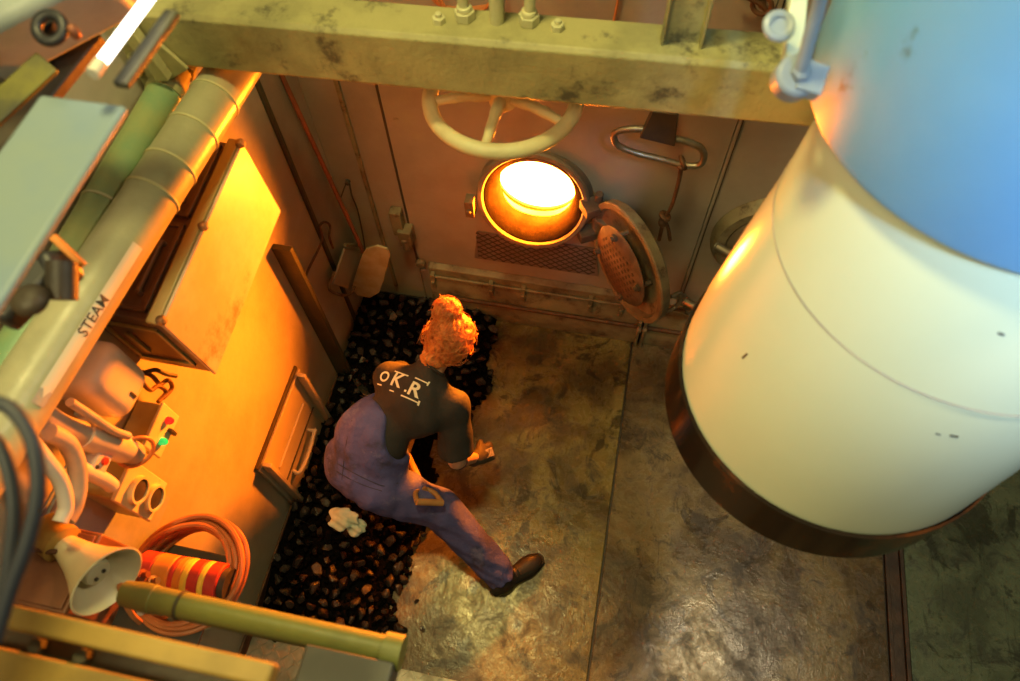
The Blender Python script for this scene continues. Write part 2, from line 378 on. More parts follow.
mb = MB(); mb.lathe((-1.0, 2.14, .40), (0, -1, 0), [(0, .03), (.03, .025)], n=10); mb.build('corner_bolt', M['boiler2'], bo, bevel=.006)
mb = MB(); mb.box((-1.07, 2.08, .60), (-1.0, BY, .72)); mb.box((-1.10, 2.10, .66), (-1.04, BY, .84)); mb.cyl((-1.04, 2.09, .58), (-1.04, 2.09, .66), .02); mb.build('corner_cleat', M['boiler2'], bo, bevel=.006)
# cross-hatched wear pad under each fire hole
def pad(cx, cz, w_, h_):
    y = BY-.004; sl = w_*.08
    MB().prism([(-w_/2-.0, 0), (-w_/2+.03, h_), (w_/2-.03, h_), (w_/2, 0), (w_/2, -.02), (-w_/2, -.02)], (cx, y, cz), (1, 0, 0), (0, 0, 1), .006).build('wear_pad', M['dark2'], bo)
    g = MB(); n = 13
    for k in range(-14, 24):
        for sgn in (1, -1):
            xs = -w_/2+.02+k*.05; pts = []
            for z in (-.015, h_-.004):
                pts.append((xs+sgn*(z*1.3)+(0 if sgn > 0 else h_*1.3), z))
            (xa, za), (xb, zb) = pts; lim = w_/2-.022
            def cl(xa, za, xb, zb):
                t0, t1 = 0, 1; dx = xb-xa
                for b_, s_ in ((-lim, 1), (lim, -1)):
                    pa, pb = (xa-b_)*s_, (xb-b_)*s_
                    if pa < 0 and pb < 0: return None
                    if pa < 0: t0 = max(t0, pa/(pa-pb))
                    if pb < 0: t1 = min(t1, pa/(pa-pb))
                return None if t1 <= t0 else (xa+dx*t0, za+(zb-za)*t0, xa+dx*t1, za+(zb-za)*t1)
            r_ = cl(xa, za, xb, zb)
            if r_: g.bar((cx+r_[0], y-.004, cz+r_[1]), (cx+r_[2], y-.004, cz+r_[3]), .006, .006, (0, 1, 0))
    g.build('pad_grid', M['dark'], bo, smooth=False)
pad(-.36, .53, .66, .21)
pad(.86, .46, .64, .20)
# the fire ring: flanged collar and tunnel
RA = V((0, -math.cos(math.radians(14)), math.sin(math.radians(14))))
mb = MB(); mb.ringlathe((RC.x, BY, RC.z), RA, [(-.04, .268), (-.04, .215), (.095, .226), (.105, .232), (.105, .250), (.095, .258), (.07, .252), (.01, .262)], 72)
mb.build('fire_ring', M['ringpaint'], bo)
MB().ringlathe((RC.x, BY, RC.z), RA, [(-.05, .20), (-.05, .176), (.0, .176), (.03, .182), (.088, .218), (.093, .225), (.03, .212), (.0, .212)], 72).build('sooty_throat', M['soot'], bo)
mb = MB(); mb.ringlathe((RC.x, BY, RC.z), (0, 1, 0), [(.052, .46), (.052, .185), (.065, .185), (.06, .44), (1.3, .44), (1.3, .46)], 48); mb.cyl((RC.x, BY+1.30, RC.z), (RC.x, BY+1.32, RC.z), .46); mb.build('furnace_tube', M['ring'], bo)
mb = MB(); mb.box((RC.x-.300, 1.995, RC.z-.07), (RC.x-.258, 2.05, RC.z+.035)); mb.lathe((RC.x-.28, 1.995, RC.z-.02), (0, -1, 0), [(0, .013), (.015, .010)], n=10)
mb.build('latch_lug', M['ring'], bo, bevel=.004)
# hinge arm on the right of the ring
mb = MB(); mb.bar((RC.x+.23, 2.03, RC.z+.05), (-.075, 2.07, RC.z+.05), .05, .08, (0, 1, 0)); mb.bar((RC.x+.22, 2.03, RC.z-.13), (-.075, 2.07, RC.z-.13), .05, .07, (0, 1, 0)); mb.cyl((-.075, 2.075, RC.z-.2), (-.075, 2.075, RC.z+.12), .018); mb.build('hinge', M['ring'], bo, bevel=.004)
# door: swung open, dished, with a perforated round baffle on its inner side
a = math.radians(-52); hd = V((math.cos(a), math.sin(a), 0)); DC = V((.100, 1.865, 1.05)); dn = V((0, 0, 1)).cross(hd)*-1
if dn.x > 0: dn = -dn         # the inner face looks to the left, towards the fire
ctr = DC
dm = MB(); dm.lathe(ctr, dn, [(-.055, .0), (-.052, .15), (-.035, .250), (-.018, .279), (.02, .283), (.026, .278), (.026, .256), (-.002, .245), (-.012, .20), (-.014, 0)], 56)
door = dm.build('fire_door', M['doorpaint'] if 'doorpaint' in M else M['boiler2'], bo)
bf = MB()
n_ = 48; bc = ctr+dn*.045
bf.lathe(bc, dn, [(-.006, .0), (-.006, .175), (.002, .188), (.010, .180), (.022, .12), (.027, .0)], 48)
baf = bf.build('perforated_baffle', M['baffle'] if 'baffle' in M else M['ring'], door)
hb = MB(); a1, b1, n1 = frame(dn)
for i in range(-5, 6):
    for j in range(-5, 6):
        x, y = i*.030+(j % 2)*.015, j*.027
        rr = math.hypot(x, y)
        if rr < .135: 
            zf = .027-.005*rr/.12 if rr < .12 else .022-.012*(rr-.12)/.06
            p = bc+a1*x+b1*y+dn*zf; hb.lathe(p, dn, [(-.003, .0085), (.0008, .0085)], n=10)
hb.build('baffle_hole', M['dark'], baf)
for t in (0.3, 1.9, 3.5, 5.1):
    sp = MB(); p = ctr+(a1*math.cos(t)+b1*math.sin(t))*.16; sp.cyl(p-dn*.0, p+dn*.085, .011); sp.hexnut(p+dn*.06, dn, .018, .014); sp.build('stay_bolt', M['ring'], door)
hm = MB(); hm.bar((-.080, 2.075, RC.z-.03), ctr-hd*.2+dn*-.03, .05, .02); hm.build('hinge_strap', M['boiler2'], door, bevel=.004)
hm = MB(); hm.bar((-.080, 2.075, RC.z-.17), ctr-hd*.2+V((0, 0, -.12))+dn*-.03, .05, .02); hm.build('hinge_strap', M['boiler2'], door, bevel=.004)
ha = MB(); q = ctr+hd*.26; ha.tube([q-dn*.03+V((0, 0, .06)), q-dn*.08+V((0, 0, .05)), q-dn*.08+V((0, 0, -.05)), q-dn*.03+V((0, 0, -.06))], .009); ha.build('door_handle', M['steel'], door)
# second fire hole, shut, partly behind the air trunk
mb = MB(); mb.ringlathe((R2.x, BY, R2.z), (0, -1, 0), [(0, .30), (0, .235), (.05, .235), (.055, .275), (.02, .30)], 56); mb.build('fire_ring', M['boiler2'], bo)
mb = MB(); mb.lathe((R2.x, BY, R2.z), (0, -1, 0), [(0, .234), (.045, .228), (.065, .19), (.075, 0)], 48); d2 = mb.build('fire_door', M['ring'], bo)
mb = MB(); mb.cyl((R2.x-.16, 2.08, R2.z-.08), (R2.x-.16, 2.08, R2.z+.14), .011); mb.bar((R2.x-.16, 2.08, R2.z+.1), (R2.x-.02, 2.085, R2.z+.1), .03, .014); mb.build('door_handle', M['rust'], d2)
for q in ((724, 248), (692, 303)):
    p = on(q, 'y', 2.09); mb = MB(); mb.cyl((p.x-.03, 2.09, p.z), (p.x+.03, 2.05, p.z+.01), .024); mb.cyl((p.x-.05, BY, p.z-.02), (p.x-.02, 2.09, p.z), .014); mb.torus((p.x-.032, 2.092, p.z), (.06, -.04, .01), .024, .005, 20, 6); mb.build('latch_knob', M['steel'], bo)
mb = MB(); p = on((682, 310), 'y', 2.1); mb.tube([(p.x-.06, 2.11, p.z-.04), (p.x-.05, 2.1, p.z+.02), (p.x, 2.09, p.z+.05), (p.x+.03, 2.1, p.z+.02)], .011); mb.box((p.x-.06, 2.09, p.z-.05), (p.x+.02, BY, p.z-.015)); mb.build('latch_lug', M['boiler2'], bo, bevel=.003)
# fire in the tube
fb = MB(); nx, ny = 14, 16; G = []
for j in range(ny+1):
    y = BY+.07+j*.065; row = []
    for i in range(nx+1):
        x = RC.x-.40+.8*i/nx; hh = .02*noise.noise(V((x*14, y*14, 0)))
        zt = RC.z-.24+.42*(j/ny)+hh
        lim = math.sqrt(max(.001, .41**2-(x-RC.x)**2))
        row.append(fb.bm.verts.new((RC.x+(x-RC.x)*.9, y, max(min(zt, RC.z+lim), RC.z-lim))))
    G.append(row)
for j in range(ny):
    for i in range(nx): fb.bm.faces.new((G[j][i], G[j][i+1], G[j+1][i+1], G[j+1][i]))
fo = fb.build('fire_bed', M['fire']); tag(fo, 'white-hot bed of burning coal inside the open round fire hole', 'fire', kind='stuff')

# damper loop hanging from a dark bracket on the boiler front, with a knotted cord
dt = thing('damper_pull', 'long oval steel ring on a dark bracket right of the fire hole', 'damper handle', on((660, 150), 'y', 1.95))
Y0 = 1.95
def P(q, y=Y0): return on(q, 'y', y)
loop = [P(q) for q in ((618, 131), (640, 129), (664, 136), (688, 142), (701, 148), (704, 157), (699, 165), (684, 165), (660, 159), (636, 153), (619, 146), (614, 138))]
MB().tube(loop, .0125, 12, closed=True).build('ring', M['steel'], dt)
mb = MB(); c0 = P((657, 128)); mb.prism([(-.055, -.04), (.075, -.06), (.06, .09), (-.03, .09)], (c0.x, c0.y+.01, c0.z), (1, 0, 0), (0, 0, 1), .03)
mb.bar((c0.x, c0.y+.02, c0.z+.05), (c0.x, BY+.002, c0.z+.12), .05, .03); mb.build('bracket', M['dark'], dt, bevel=.004)
ct = thing('knotted_cord', 'rusty knotted cord hanging from the oval steel ring', 'cord', P((680, 168)))
pts = [P((682, 160)), P((679, 180)), P((672, 205)), P((664, 220)), P((659, 240))]
MB().tube(pts, .008, 8).build('cord', M['rust'], ct)
mb = MB(); mb.torus(P((683, 162)), (1, .3, .6), .022, .008, 16, 8); mb.torus(P((682, 166)), (.2, .3, 1), .016, .008, 16, 8)
mb.build('knot', M['rust'], ct)
mb = MB(); mb.torus(P((665, 216)), (.5, .2, 1), .018, .011, 14, 8); mb.ell(P((663, 222)), .02, .02, .028); mb.build('knot', M['rust'], ct)
MB().tube([P((664, 218)), P((668, 228)), P((670, 240))], .008, 8).build('cord_tail', M['rust'], ct)

# ------------------------------------------------------------------ overhead beam
B0, B1 = V((-1.40, 1.40, 2.268)), V((.62, 1.40, 2.329))
bd = (B1-B0).normalized(); bu = V((-bd.z, 0, bd.x))
DEP, HT = .088, .170
bt = thing('overhead_beam', 'thick olive-yellow steel beam crossing above the stokehold', 'beam', (B0+B1)/2)
e = .012
prof = [(0, e), (e, 0), (DEP, 0), (DEP+.03, .0), (DEP+.03, HT), (e*.9, HT), (0, HT-e)]
MB().quad_loft([[p+V((0, 1, 0))*y+bu*z for y, z in prof] for p in (B0-bd*.12, B1+bd*.5)]).build('box_section', M['beam'], bt, bevel=.003)
ztop = lambda x: 2.268+HT+(x+1.40)*.0302
for q in ((440, 18), (558, 28)):
    p = on(q, 'z', 2.47); mb = MB(); z = ztop(p.x); p.y = min(p.y, 1.50)
    mb.hexnut((p.x, p.y-.01, z-.004), (0, 0, 1), .017, .02); mb.cyl((p.x, p.y-.01, z), (p.x, p.y-.01, z+.026), .008); mb.build('bolt', M['wheel'], bt, bevel=.002)
mb = MB(); mb.prism([(-.05, 0), (.05, 0), (.055, .45), (-.04, .45)], (.09, 1.472, ztop(.09)-.002), (1, 0, 0), (0, 0, 1), .012)
mb.box((.042, 1.44, ztop(.09)-.002), (.050, 1.50, 3.1)); mb.box((.130, 1.44, ztop(.09)-.002), (.138, 1.50, 3.1)); mb.build('upright', M['beam'], bt, bevel=.003)
# gusset at the left end
gc = on((140, 62), 'y', 1.38)
mb = MB()
g1 = [on(q, 'y', 1.385) for q in ((120, 40), (160, 45), (188, 70), (150, 92), (128, 75))]
mb.quad_loft([[p+V((0, s, 0)) for p in g1] for s in (0, .012)])
mb.bar(on((122, 20), 'y', 1.37), on((165, 78), 'y', 1.37), .04, .03); mb.cyl(on((140, 70), 'y', 1.385)-V((0, .02, 0)), on((140, 70), 'y', 1.385), .012); mb.cyl(on((133, 54), 'y', 1.385)-V((0, .02, 0)), on((133, 54), 'y', 1.385), .010)
mb.build('gusset', M['beam'], bt, bevel=.003)

# handwheel under the beam, its spindle going up through the beam
wc = on((503, 97), 'z', 2.15); wt = thing('handwheel', 'pale yellow-green four-spoked valve handwheel under the beam', 'valve wheel', wc)
MB().torus(wc, (0, 0, 1), .212, .0225, 56, 14).build('rim', M['wheel'], wt)
MB().lathe(wc+V((0, 0, -.03)), (0, 0, 1), [(0, .03), (.01, .04), (.05, .04), (.065, .03)], 20).build('hub', M['wheel'], wt)
for k in range(5):
    t = math.radians(-93+72*k); d = V((math.cos(t), math.sin(t), 0))
    MB().tube([wc+d*.03+V((0, 0, .012)), wc+d*.11+V((0, 0, .012)), wc+d*.2], .013, 10, rs=[.019, .016, .014]).build('spoke', M['wheel'], wt)
MB().cyl(wc+V((0, 0, .02)), wc+V((0, 0, 1.0)), .014).build('spindle', M['wheel'], wt)
# three uprights with nuts standing on the beam
for i, (q, r_, nut) in enumerate((((465, 18), .0135, 1), ((497, 22), .0175, 0), ((529, 24), .0135, 1))):
    p = on(q, 'z', ztop(-.37)); p.y = min(p.y, 1.495); z = ztop(p.x)
    lab = ('slim olive tube with a hexagonal nut, leftmost of three on the beam', 'thick olive tube without a nut, middle of three on the beam', 'slim olive tube with a hexagonal nut, rightmost of three on the beam')[i]
    t = thing('standpipe', lab, 'pipe', (p.x, p.y, z), 'tubes standing on the overhead beam')
    MB().cyl((p.x, p.y, z-.001), (p.x+.02*(i-1), p.y+.0, z+.6), r_).build('tube', M['wheel'], t)
    if nut:
        mb = MB(); mb.hexnut((p.x, p.y, z), (0, 0, 1), .026, .024); mb.lathe((p.x, p.y, z+.024), (0, 0, 1), [(0, .02), (.012, .018)], 16); mb.build('nut', M['wheel'], t, bevel=.002)
for i, q in enumerate(((438, 6), (468, 5), (492, 8))):
    c = on(q, 'y', BY-.05)
cz = MB()
for i in range(3): cz.tube([on(q, 'y', BY-.03-.01*i) for q in ((428+5*i, -8), (437+4*i, 3+2*i), (455, 8+2*i), (480, 7+2*i), (497-3*i, 2), (505, -10))], .006, 8)
tag(cz.build('orange_cable', M['hose']), 'orange cable loops hanging high on the boiler front behind the beam', 'cable')
mb = MB(); mb.cyl(on((620, -10), 'y', BY-.02), on((612, 30), 'y', BY-.02), .005); tag(mb.build('thin_rod', M['hose']), 'thin orange rod running down the boiler behind the beam', 'rod')
mb = MB(); c = on((762, 5), 'y', BY-.05); mb.torus(c, (0.3, 1, 0), .03, .008, 16, 8); mb.tube([c+V((-.08, 0, .03)), c, c+V((.05, 0, -.05)), c+V((.09, 0, .02))], .008); mb.cyl(c, c+V((0, .05, 0)), .012); tag(mb.build('hook_chain', M['rust']), 'rusty hook and links high on the boiler beside the air trunk', 'hook')

# ------------------------------------------------------------------ pipes along the left wall
pz = 2.19
pc = V((on((222, 88), 'z', pz).x, 0, pz)); pd = V((0, 1, 0))
sa = on((222, 88), 'z', pz); sb = on((62, 335), 'z', pz)
sd = (sa-sb).normalized(); s0 = sb-sd*.55; s1 = sa+sd*.30; SR = .068
st = thing('steam_pipe', 'fat cream lagged steam pipe with a white label, beside the wall box', 'pipe', (s0+s1)/2)
MB().cyl(s0, s1, SR, n=40).build('lagging', M['pipe'], st)
def bands(parent, qs, z, R_, axis, a_, b_, m):
    for q in qs:
        p = on(q, 'z', z); t = (p-a_).dot(axis); c = a_+axis*t
        MB().lathe(c-axis*.004, axis, [(0, R_), (.001, R_+.0035), (.007, R_+.0035), (.008, R_)], 40, cap=False).build('joint_band', m, parent)
bands(st, ((215, 100), (193, 133), (170, 168), (152, 196)), pz, SR, sd, s0, s1, M['wheel'])
# the label strip lies on the upper side of the lagging
sx = sd.cross(V((0, 0, 1))).normalized()       # across the pipe, to +X
if sx.x < 0: sx = -sx
sz = V((0, 0, 1))
def pipe_pt(t, ang, R_): return s0+sd*t+(sx*math.cos(ang)+sz*math.sin(ang))*R_
tA = (on((40, 405), 'z', pz+.03)-s0).dot(sd); tB = (on((143, 245), 'z', pz+.03)-s0).dot(sd)
ang0 = math.radians(20); hw = .0155/SR
def wrap(t0, t1, u0, u1, R_, nu=6, nt=10):
    mb = MB(); rows = []
    for i in range(nt+1):
        t = t0+(t1-t0)*i/nt; rows.append([mb.bm.verts.new(pipe_pt(t, ang0+(u0+(u1-u0)*j/nu)/SR, R_)) for j in range(nu+1)])
    for i in range(nt):
        for j in range(nu): mb.bm.faces.new((rows[i][j], rows[i][j+1], rows[i+1][j+1], rows[i+1][j]))
    return mb
lb = wrap(tA, tB, -.015, .015, SR+.0012).build('label_strip', M['labelgrey'], st)
def text_polys(txt, size, off=.022):
    cu = bpy.data.curves.new('t', 'FONT'); cu.body = txt; cu.size = size; cu.align_x = 'CENTER'; cu.align_y = 'CENTER'; cu.resolution_u = 3; cu.offset = size*off
    o = bpy.data.objects.new('t', cu); COL.objects.link(o)
    dg = bpy.context.evaluated_depsgraph_get(); me = bpy.data.meshes.new_from_object(o.evaluated_get(dg))
    bm = bmesh.new(); bm.from_mesh(me); bpy.data.objects.remove(o); bpy.data.curves.remove(cu); bpy.data.meshes.remove(me)
    bmesh.ops.triangulate(bm, faces=bm.faces[:]); return bm
tx = MB(); tx.bm = text_polys('STEAM', .036, .006)
tm = (on((100, 316), 'z', pz+.03)-s0).dot(sd)
for v in tx.bm.verts:
    v.co = pipe_pt(tm+v.co.x, ang0+-v.co.y*-1/SR, SR+.0026)
# reading direction runs away from the lens along the pipe, letters upright towards the far side
tx.build('lettering', M['ink'], lb)
ar = MB(); ta = tA+.012
tri = [(ta+.030, -.010), (ta+.030, .010), (ta+.006, 0)]
ar.bm.faces.new([ar.bm.verts.new(pipe_pt(t, ang0+u_/SR, SR+.0026)) for t, u_ in tri])
wb = wrap(tA-.0, tA+.036, -.015, .015, SR+.0020).build('arrow_patch', M['ink2'] if 'ink2' in M else M['conduit'], lb)
ar.build('arrow', M['label'], lb)

ga = on((150, 122), 'z', pz); gb = on((107, 197), 'z', pz); gd = (ga-gb).normalized(); g0 = gb-gd*.75; g1_ = ga+gd*.12; GR = .051
gt = thing('lagged_pipe', 'green and yellow lagged pipe running beside the steam pipe', 'pipe', (g0+g1_)/2)
MB().cyl(g0, g1_, GR, n=36).build('lagging', M['gpipe'], gt)
bands(gt, ((107, 205), (60, 280)), pz, GR, gd, g0, g1_, M['wheel'])
mb = MB(); mb.lathe(g1_-gd*.02, gd, [(0, GR+.004), (.02, GR+.006), (.05, GR-.01), (.10, .035), (.16, .035)], 28); mb.hexnut(g1_+gd*.09, gd, .045, .03); mb.build('pipe_union', M['beam'], gt)

# ------------------------------------------------------------------ wall box
bx = thing('junction_box', 'large wall box with dark lid and glowing orange-lit front', 'junction box', (WX, 1.06, 1.66))
rot = Matrix.Rotation(math.radians(4.2), 3, 'X'); piv = V((WX, 1.06, 1.85))
x1 = -1.12; y0, y1_, z0, z1 = .765, 1.372, 1.685, 2.028
def RB(lo, hi): return (lo, hi, rot, piv)
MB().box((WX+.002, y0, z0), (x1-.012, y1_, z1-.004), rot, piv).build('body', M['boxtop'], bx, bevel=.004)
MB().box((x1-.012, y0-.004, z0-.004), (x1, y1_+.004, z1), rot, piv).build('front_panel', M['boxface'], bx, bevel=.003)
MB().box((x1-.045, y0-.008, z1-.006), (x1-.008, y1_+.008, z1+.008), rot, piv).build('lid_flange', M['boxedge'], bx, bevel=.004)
for ya, yb in ((y0+.02, y0+.30), (y0+.325, y1_-.02)):
    mb = MB(); xa, xb = WX+.02, x1-.055
    mb.box((xa, ya, z1-.002), (xb, yb, z1+.003), rot, piv)
    for lo, hi in (((xa, ya, z1), (xb, ya+.012, z1+.012)), ((xa, yb-.012, z1), (xb, yb, z1+.012)), ((xa, ya, z1), (xa+.012, yb, z1+.012)), ((xb-.012, ya, z1), (xb, yb, z1+.012))): mb.box(lo, hi, rot, piv)
    pn = mb.build('lid_panel', M['boxtop'], bx, bevel=.002)
    mb = MB(); mb.cyl(rot @ (V((xb-.035, ya+.05, z1+.022))-piv)+piv, rot @ (V((xb-.035, yb-.07, z1+.022))-piv)+piv, .0075)
    for yy in (ya+.05, yb-.07): mb.cyl(rot @ (V((xb-.035, yy, z1))-piv)+piv, rot @ (V((xb-.035, yy, z1+.024))-piv)+piv, .007)
    mb.build('lid_handle', M['boxtop'], pn)
mb = MB(); xa, xb = WX+.03, x1-.04; za, zb = z0+.05, z1-.05
for lo, hi in (((xa, y0-.008, za), (xb, y0+.001, za+.012)), ((xa, y0-.008, zb-.012), (xb, y0+.001, zb)), ((xa, y0-.008, za), (xa+.012, y0+.001, zb)), ((xb-.012, y0-.008, za), (xb, y0+.001, zb))): mb.box(lo, hi, rot, piv)
mb.box((xa+.05, y0-.01, za+.06), (xa+.065, y0, zb-.06), rot, piv); mb.build('end_panel', M['boxedge'], bx, bevel=.002)
for yy in (y0+.004, (y0+y1_)/2, y1_-.006):
    mb = MB(); c = rot @ (V((x1-.004, yy, z1+.006))-piv)+piv; mb.lathe(c, (1, 0, .5), [(-.004, .014), (.008, .014), (.016, .010), (.017, .004)], 16); mb.build('knob', M['steel'], bx)

# ------------------------------------------------------------------ bunker door in the wall
dr = thing('bunker_door', 'small low steel hatch in the orange-lit wall above the coal', 'hatch', (WX, 1.03, .05))
ya, yb, za, zb = .785, 1.30, .06, .60
MB().box((WX+.0005, ya, za), (WX+.020, yb, zb)).build('door_panel', M['wall'], dr, bevel=.004)
mb = MB(); mb.box((WX, ya, zb+.004), (WX+.012, yb, zb+.028)); mb.build('top_slot', M['dark'], dr, bevel=.002)
for y in (ya+.02, yb-.045):
    MB().box((WX+.02, y, za), (WX+.062, y+.02, zb+.01)).build('stiffener', M['wallolive'] if 'wallolive' in M else M['wall'], dr, bevel=.003)
MB().box((WX+.02, ya+.06, .28), (WX+.024, yb-.06, .29)).build('door_seam', M['dark'], dr)
MB().tube([(WX+.02, 1.13, .245), (WX+.055, 1.13, .245), (WX+.055, 1.13, .245), (WX+.06, 1.02, .235), (WX+.055, .91, .245), (WX+.02, .91, .245)], .010).build('handle', M['wall'], dr)
MB().cyl((WX+.022, ya+.08, .42), (WX+.022, yb-.1, .42), .006).build('hinge_rod', M['wall'], dr)

# ------------------------------------------------------------------ coal rake, rack and hooks by the far corner
rk = thing('coal_scraper', 'long red-brown rod with a pale rounded scraper blade at its foot', 'rake', on((370, 290), 'z', .25))
pa = on((281, 74), 'y', 2.02); pb = on((371, 268), 'y', 1.93)
MB().cyl(pb, pa+(pa-pb)*.4, .0105).build('rod', M['copper'], rk)
bl = [on(q, 'y', 1.9) for q in ((366, 249), (377, 246), (387, 249), (390, 256), (384, 280), (379, 293), (370, 298), (358, 296), (352, 290), (353, 283), (361, 258))]
nb = (bl[2]-bl[0]).cross(bl[5]-bl[0]).normalized()
MB().quad_loft([[p for p in bl], [p+nb*.012 for p in bl]]).build('blade', M['scoop'], rk, bevel=.003)
MB().tube([pb+(pa-pb)*.06, pb, (bl[2]+bl[7])/2+nb*.01], .013).build('socket', M['scoop'], rk)
rc = thing('wall_rack', 'bent steel rack on the wall beside the scraper blade', 'rack', (WX+.05, 1.95, .45))
rr_ = [on(q, 'x', WX+.07) for q in ((345, 245), (362, 250), (352, 292), (330, 290), (334, 272))]
MB().tube(rr_, .008, 8).build('rail', M['boiler2'], rc)
mb = MB(); q4 = [on(q, 'x', WX+.05) for q in ((343, 248), (358, 251), (346, 288), (331, 284))]; mb.quad_loft([[p for p in q4], [p+V((.012, 0, 0)) for p in q4]]); mb.build('plate', M['boiler'], rc, bevel=.003)
hk = MB(); hk.tube([on(q, 'x', WX+.03) for q in ((302, 285), (309, 268), (318, 250), (322, 238), (320, 226), (325, 222), (330, 226), (329, 236), (333, 248))], .006, 8); tag(hk.build('wire_hook', M['rust']), 'rusty bent wire hook hanging on the wall under the red-brown rod', 'hook')
hk = MB(); hk.tube([on(q, 'y', 2.09) for q in ((341, 197), (348, 181), (352, 196), (358, 212), (364, 242), (366, 262))], .0035, 6); hk.lathe(on((348, 181), 'y', 2.10), (0, -1, 0), [(0, .014), (.02, .010)], 8); tag(hk.build('hanging_wire', M['dark']), 'thin dark wire hanging from a peg in the far corner', 'wire')

# ------------------------------------------------------------------ air trunk (large white duct)
dk = thing('ventilation_trunk', 'huge white ventilation trunk with a dark band round its mouth', 'ventilation duct', (.61, .913, 1.85))
prof = [(1.865, .605, .905, .392), (2.00, .610, .913, .386), (2.02, .611, .915, .384)]
def trunk_ring(z, cx, cy, r, n=72): return [V((cx+r*math.cos(2*math.pi*i/n), cy+r*math.sin(2*math.pi*i/n), z)) for i in range(n)]
secs = [(2.0, .610, .913, .384), (2.10, .625, .935, .384), (2.25, .655, .970, .382), (2.43, .700, 1.025, .378), (2.60, .735, 1.11, .368), (2.75, .770, 1.19, .362), (2.95, .80, 1.29, .36), (3.3, .84, 1.44, .36)]
MB().quad_loft([trunk_ring(*s) for s in secs], cap=False).build('trunk_shell', M['duct'], dk)
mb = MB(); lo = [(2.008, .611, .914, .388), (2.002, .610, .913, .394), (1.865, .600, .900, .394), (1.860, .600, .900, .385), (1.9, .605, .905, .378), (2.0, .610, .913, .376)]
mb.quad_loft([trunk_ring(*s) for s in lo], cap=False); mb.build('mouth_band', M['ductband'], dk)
z_, cx_, cy_, r_ = 2.43, .700, 1.025, .3785
MB().quad_loft([trunk_ring(2.428, cx_-.0005, cy_-.0006, r_+.0005), trunk_ring(2.430, cx_, cy_, r_+.0018), trunk_ring(2.432, cx_+.0004, cy_+.0006, r_+.0005)], cap=False).build('seam', M['conduit'], dk)
# upper sleeve with the daylight's blue in its colour, slightly wider, its rim tilted
sc_ = 384/1000
SL = V((.70, 1.125, 2.66)); 
rim = []
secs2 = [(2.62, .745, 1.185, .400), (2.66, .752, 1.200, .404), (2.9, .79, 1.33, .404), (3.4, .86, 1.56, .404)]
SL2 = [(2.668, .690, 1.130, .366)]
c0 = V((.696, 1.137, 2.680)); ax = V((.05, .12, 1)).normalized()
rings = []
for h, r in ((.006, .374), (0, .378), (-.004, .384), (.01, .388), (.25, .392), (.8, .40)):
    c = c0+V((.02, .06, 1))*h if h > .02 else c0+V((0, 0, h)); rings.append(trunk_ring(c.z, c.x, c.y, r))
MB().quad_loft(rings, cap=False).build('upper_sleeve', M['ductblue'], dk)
# latch on the sleeve: lug with bolt, lever and a second disc
def D(q, d): return CO+ray(q)*d
lt = MB(); c = D((797, 76), 1.16); lt.lathe(c, -fw, [(-.03, .034), (.004, .036), (.01, .03)], 24); lt.lathe(c, -fw, [(.01, .016), (.022, .016), (.026, .010)], 6)
lt.bar(c, D((822, 84), 1.16), .05, .03, fw); lug = lt.build('latch_lug', M['blueghost'], dk, bevel=.002)
MB().tube([D((801, 70), 1.14), D((809, 40), 1.10), D((818, 8), 1.06), D((824, -20), 1.02)], .011, 12).build('lever', M['blueghost'], dk)
mb = MB(); c = D((779, 26), 1.16); mb.torus(c, -fw, .020, .007, 24, 8); mb.lathe(c+fw*.01, -fw, [(0, .018), (.01, .018)], 20); mb.build('eye_disc', M['blueghost'], dk)
mb = MB(); mb.bar(D((790, 74), 1.22), D((800, -25), 1.22), .03, .02, fw); mb.build('latch_bar', M['duct'], dk, bevel=.003)
# small marks
bpy.context.view_layer.update()
shell = [o for o in dk.children if o.name.startswith('trunk_shell')][0]
tb = BVHTree.FromPolygons([v.co+ORG[shell] for v in shell.data.vertices], [p.vertices[:] for p in shell.data.polygons])
for q, w_, h_, m_ in (((745, 356), .0045, .018, 'rust'), ((954, 436), .014, .004, 'dark'), ((938, 434), .008, .003, 'dark'), ((1001, 334), .010, .004, 'dark')):
    r_ = tb.ray_cast(CO, ray(q))
    if r_[0]:
        n_v = r_[1] if r_[1].dot(fw) < 0 else -r_[1]; a_, b_, n_v = frame(n_v); MB().obox(r_[0]+n_v*.0006, a_, b_, n_v, w_, h_, .0014).build('paint_chip', M[m_], dk, smooth=False)

# ------------------------------------------------------------------ tread plate at the foot of the picture
pl = MB(); pl.box((-1.36, -.9, .001), (-.05, .165, .010))
tp = pl.build('tread_plate', M['tread'], bevel=.001); tag(tp, kind='structure')
g = MB()
for i in range(34):
    for j in range(9):
        x = -1.33+i*.038; y = .150-j*.038
        d = V((1, 1, 0)).normalized() if (i+j) % 2 else V((1, -1, 0)).normalized()
        g.obox((x, y, .0115), d, V((-d.y, d.x, 0)), V((0, 0, 1)), .036, .010, .008)
g.build('tread_bars', M['tread'], tp)

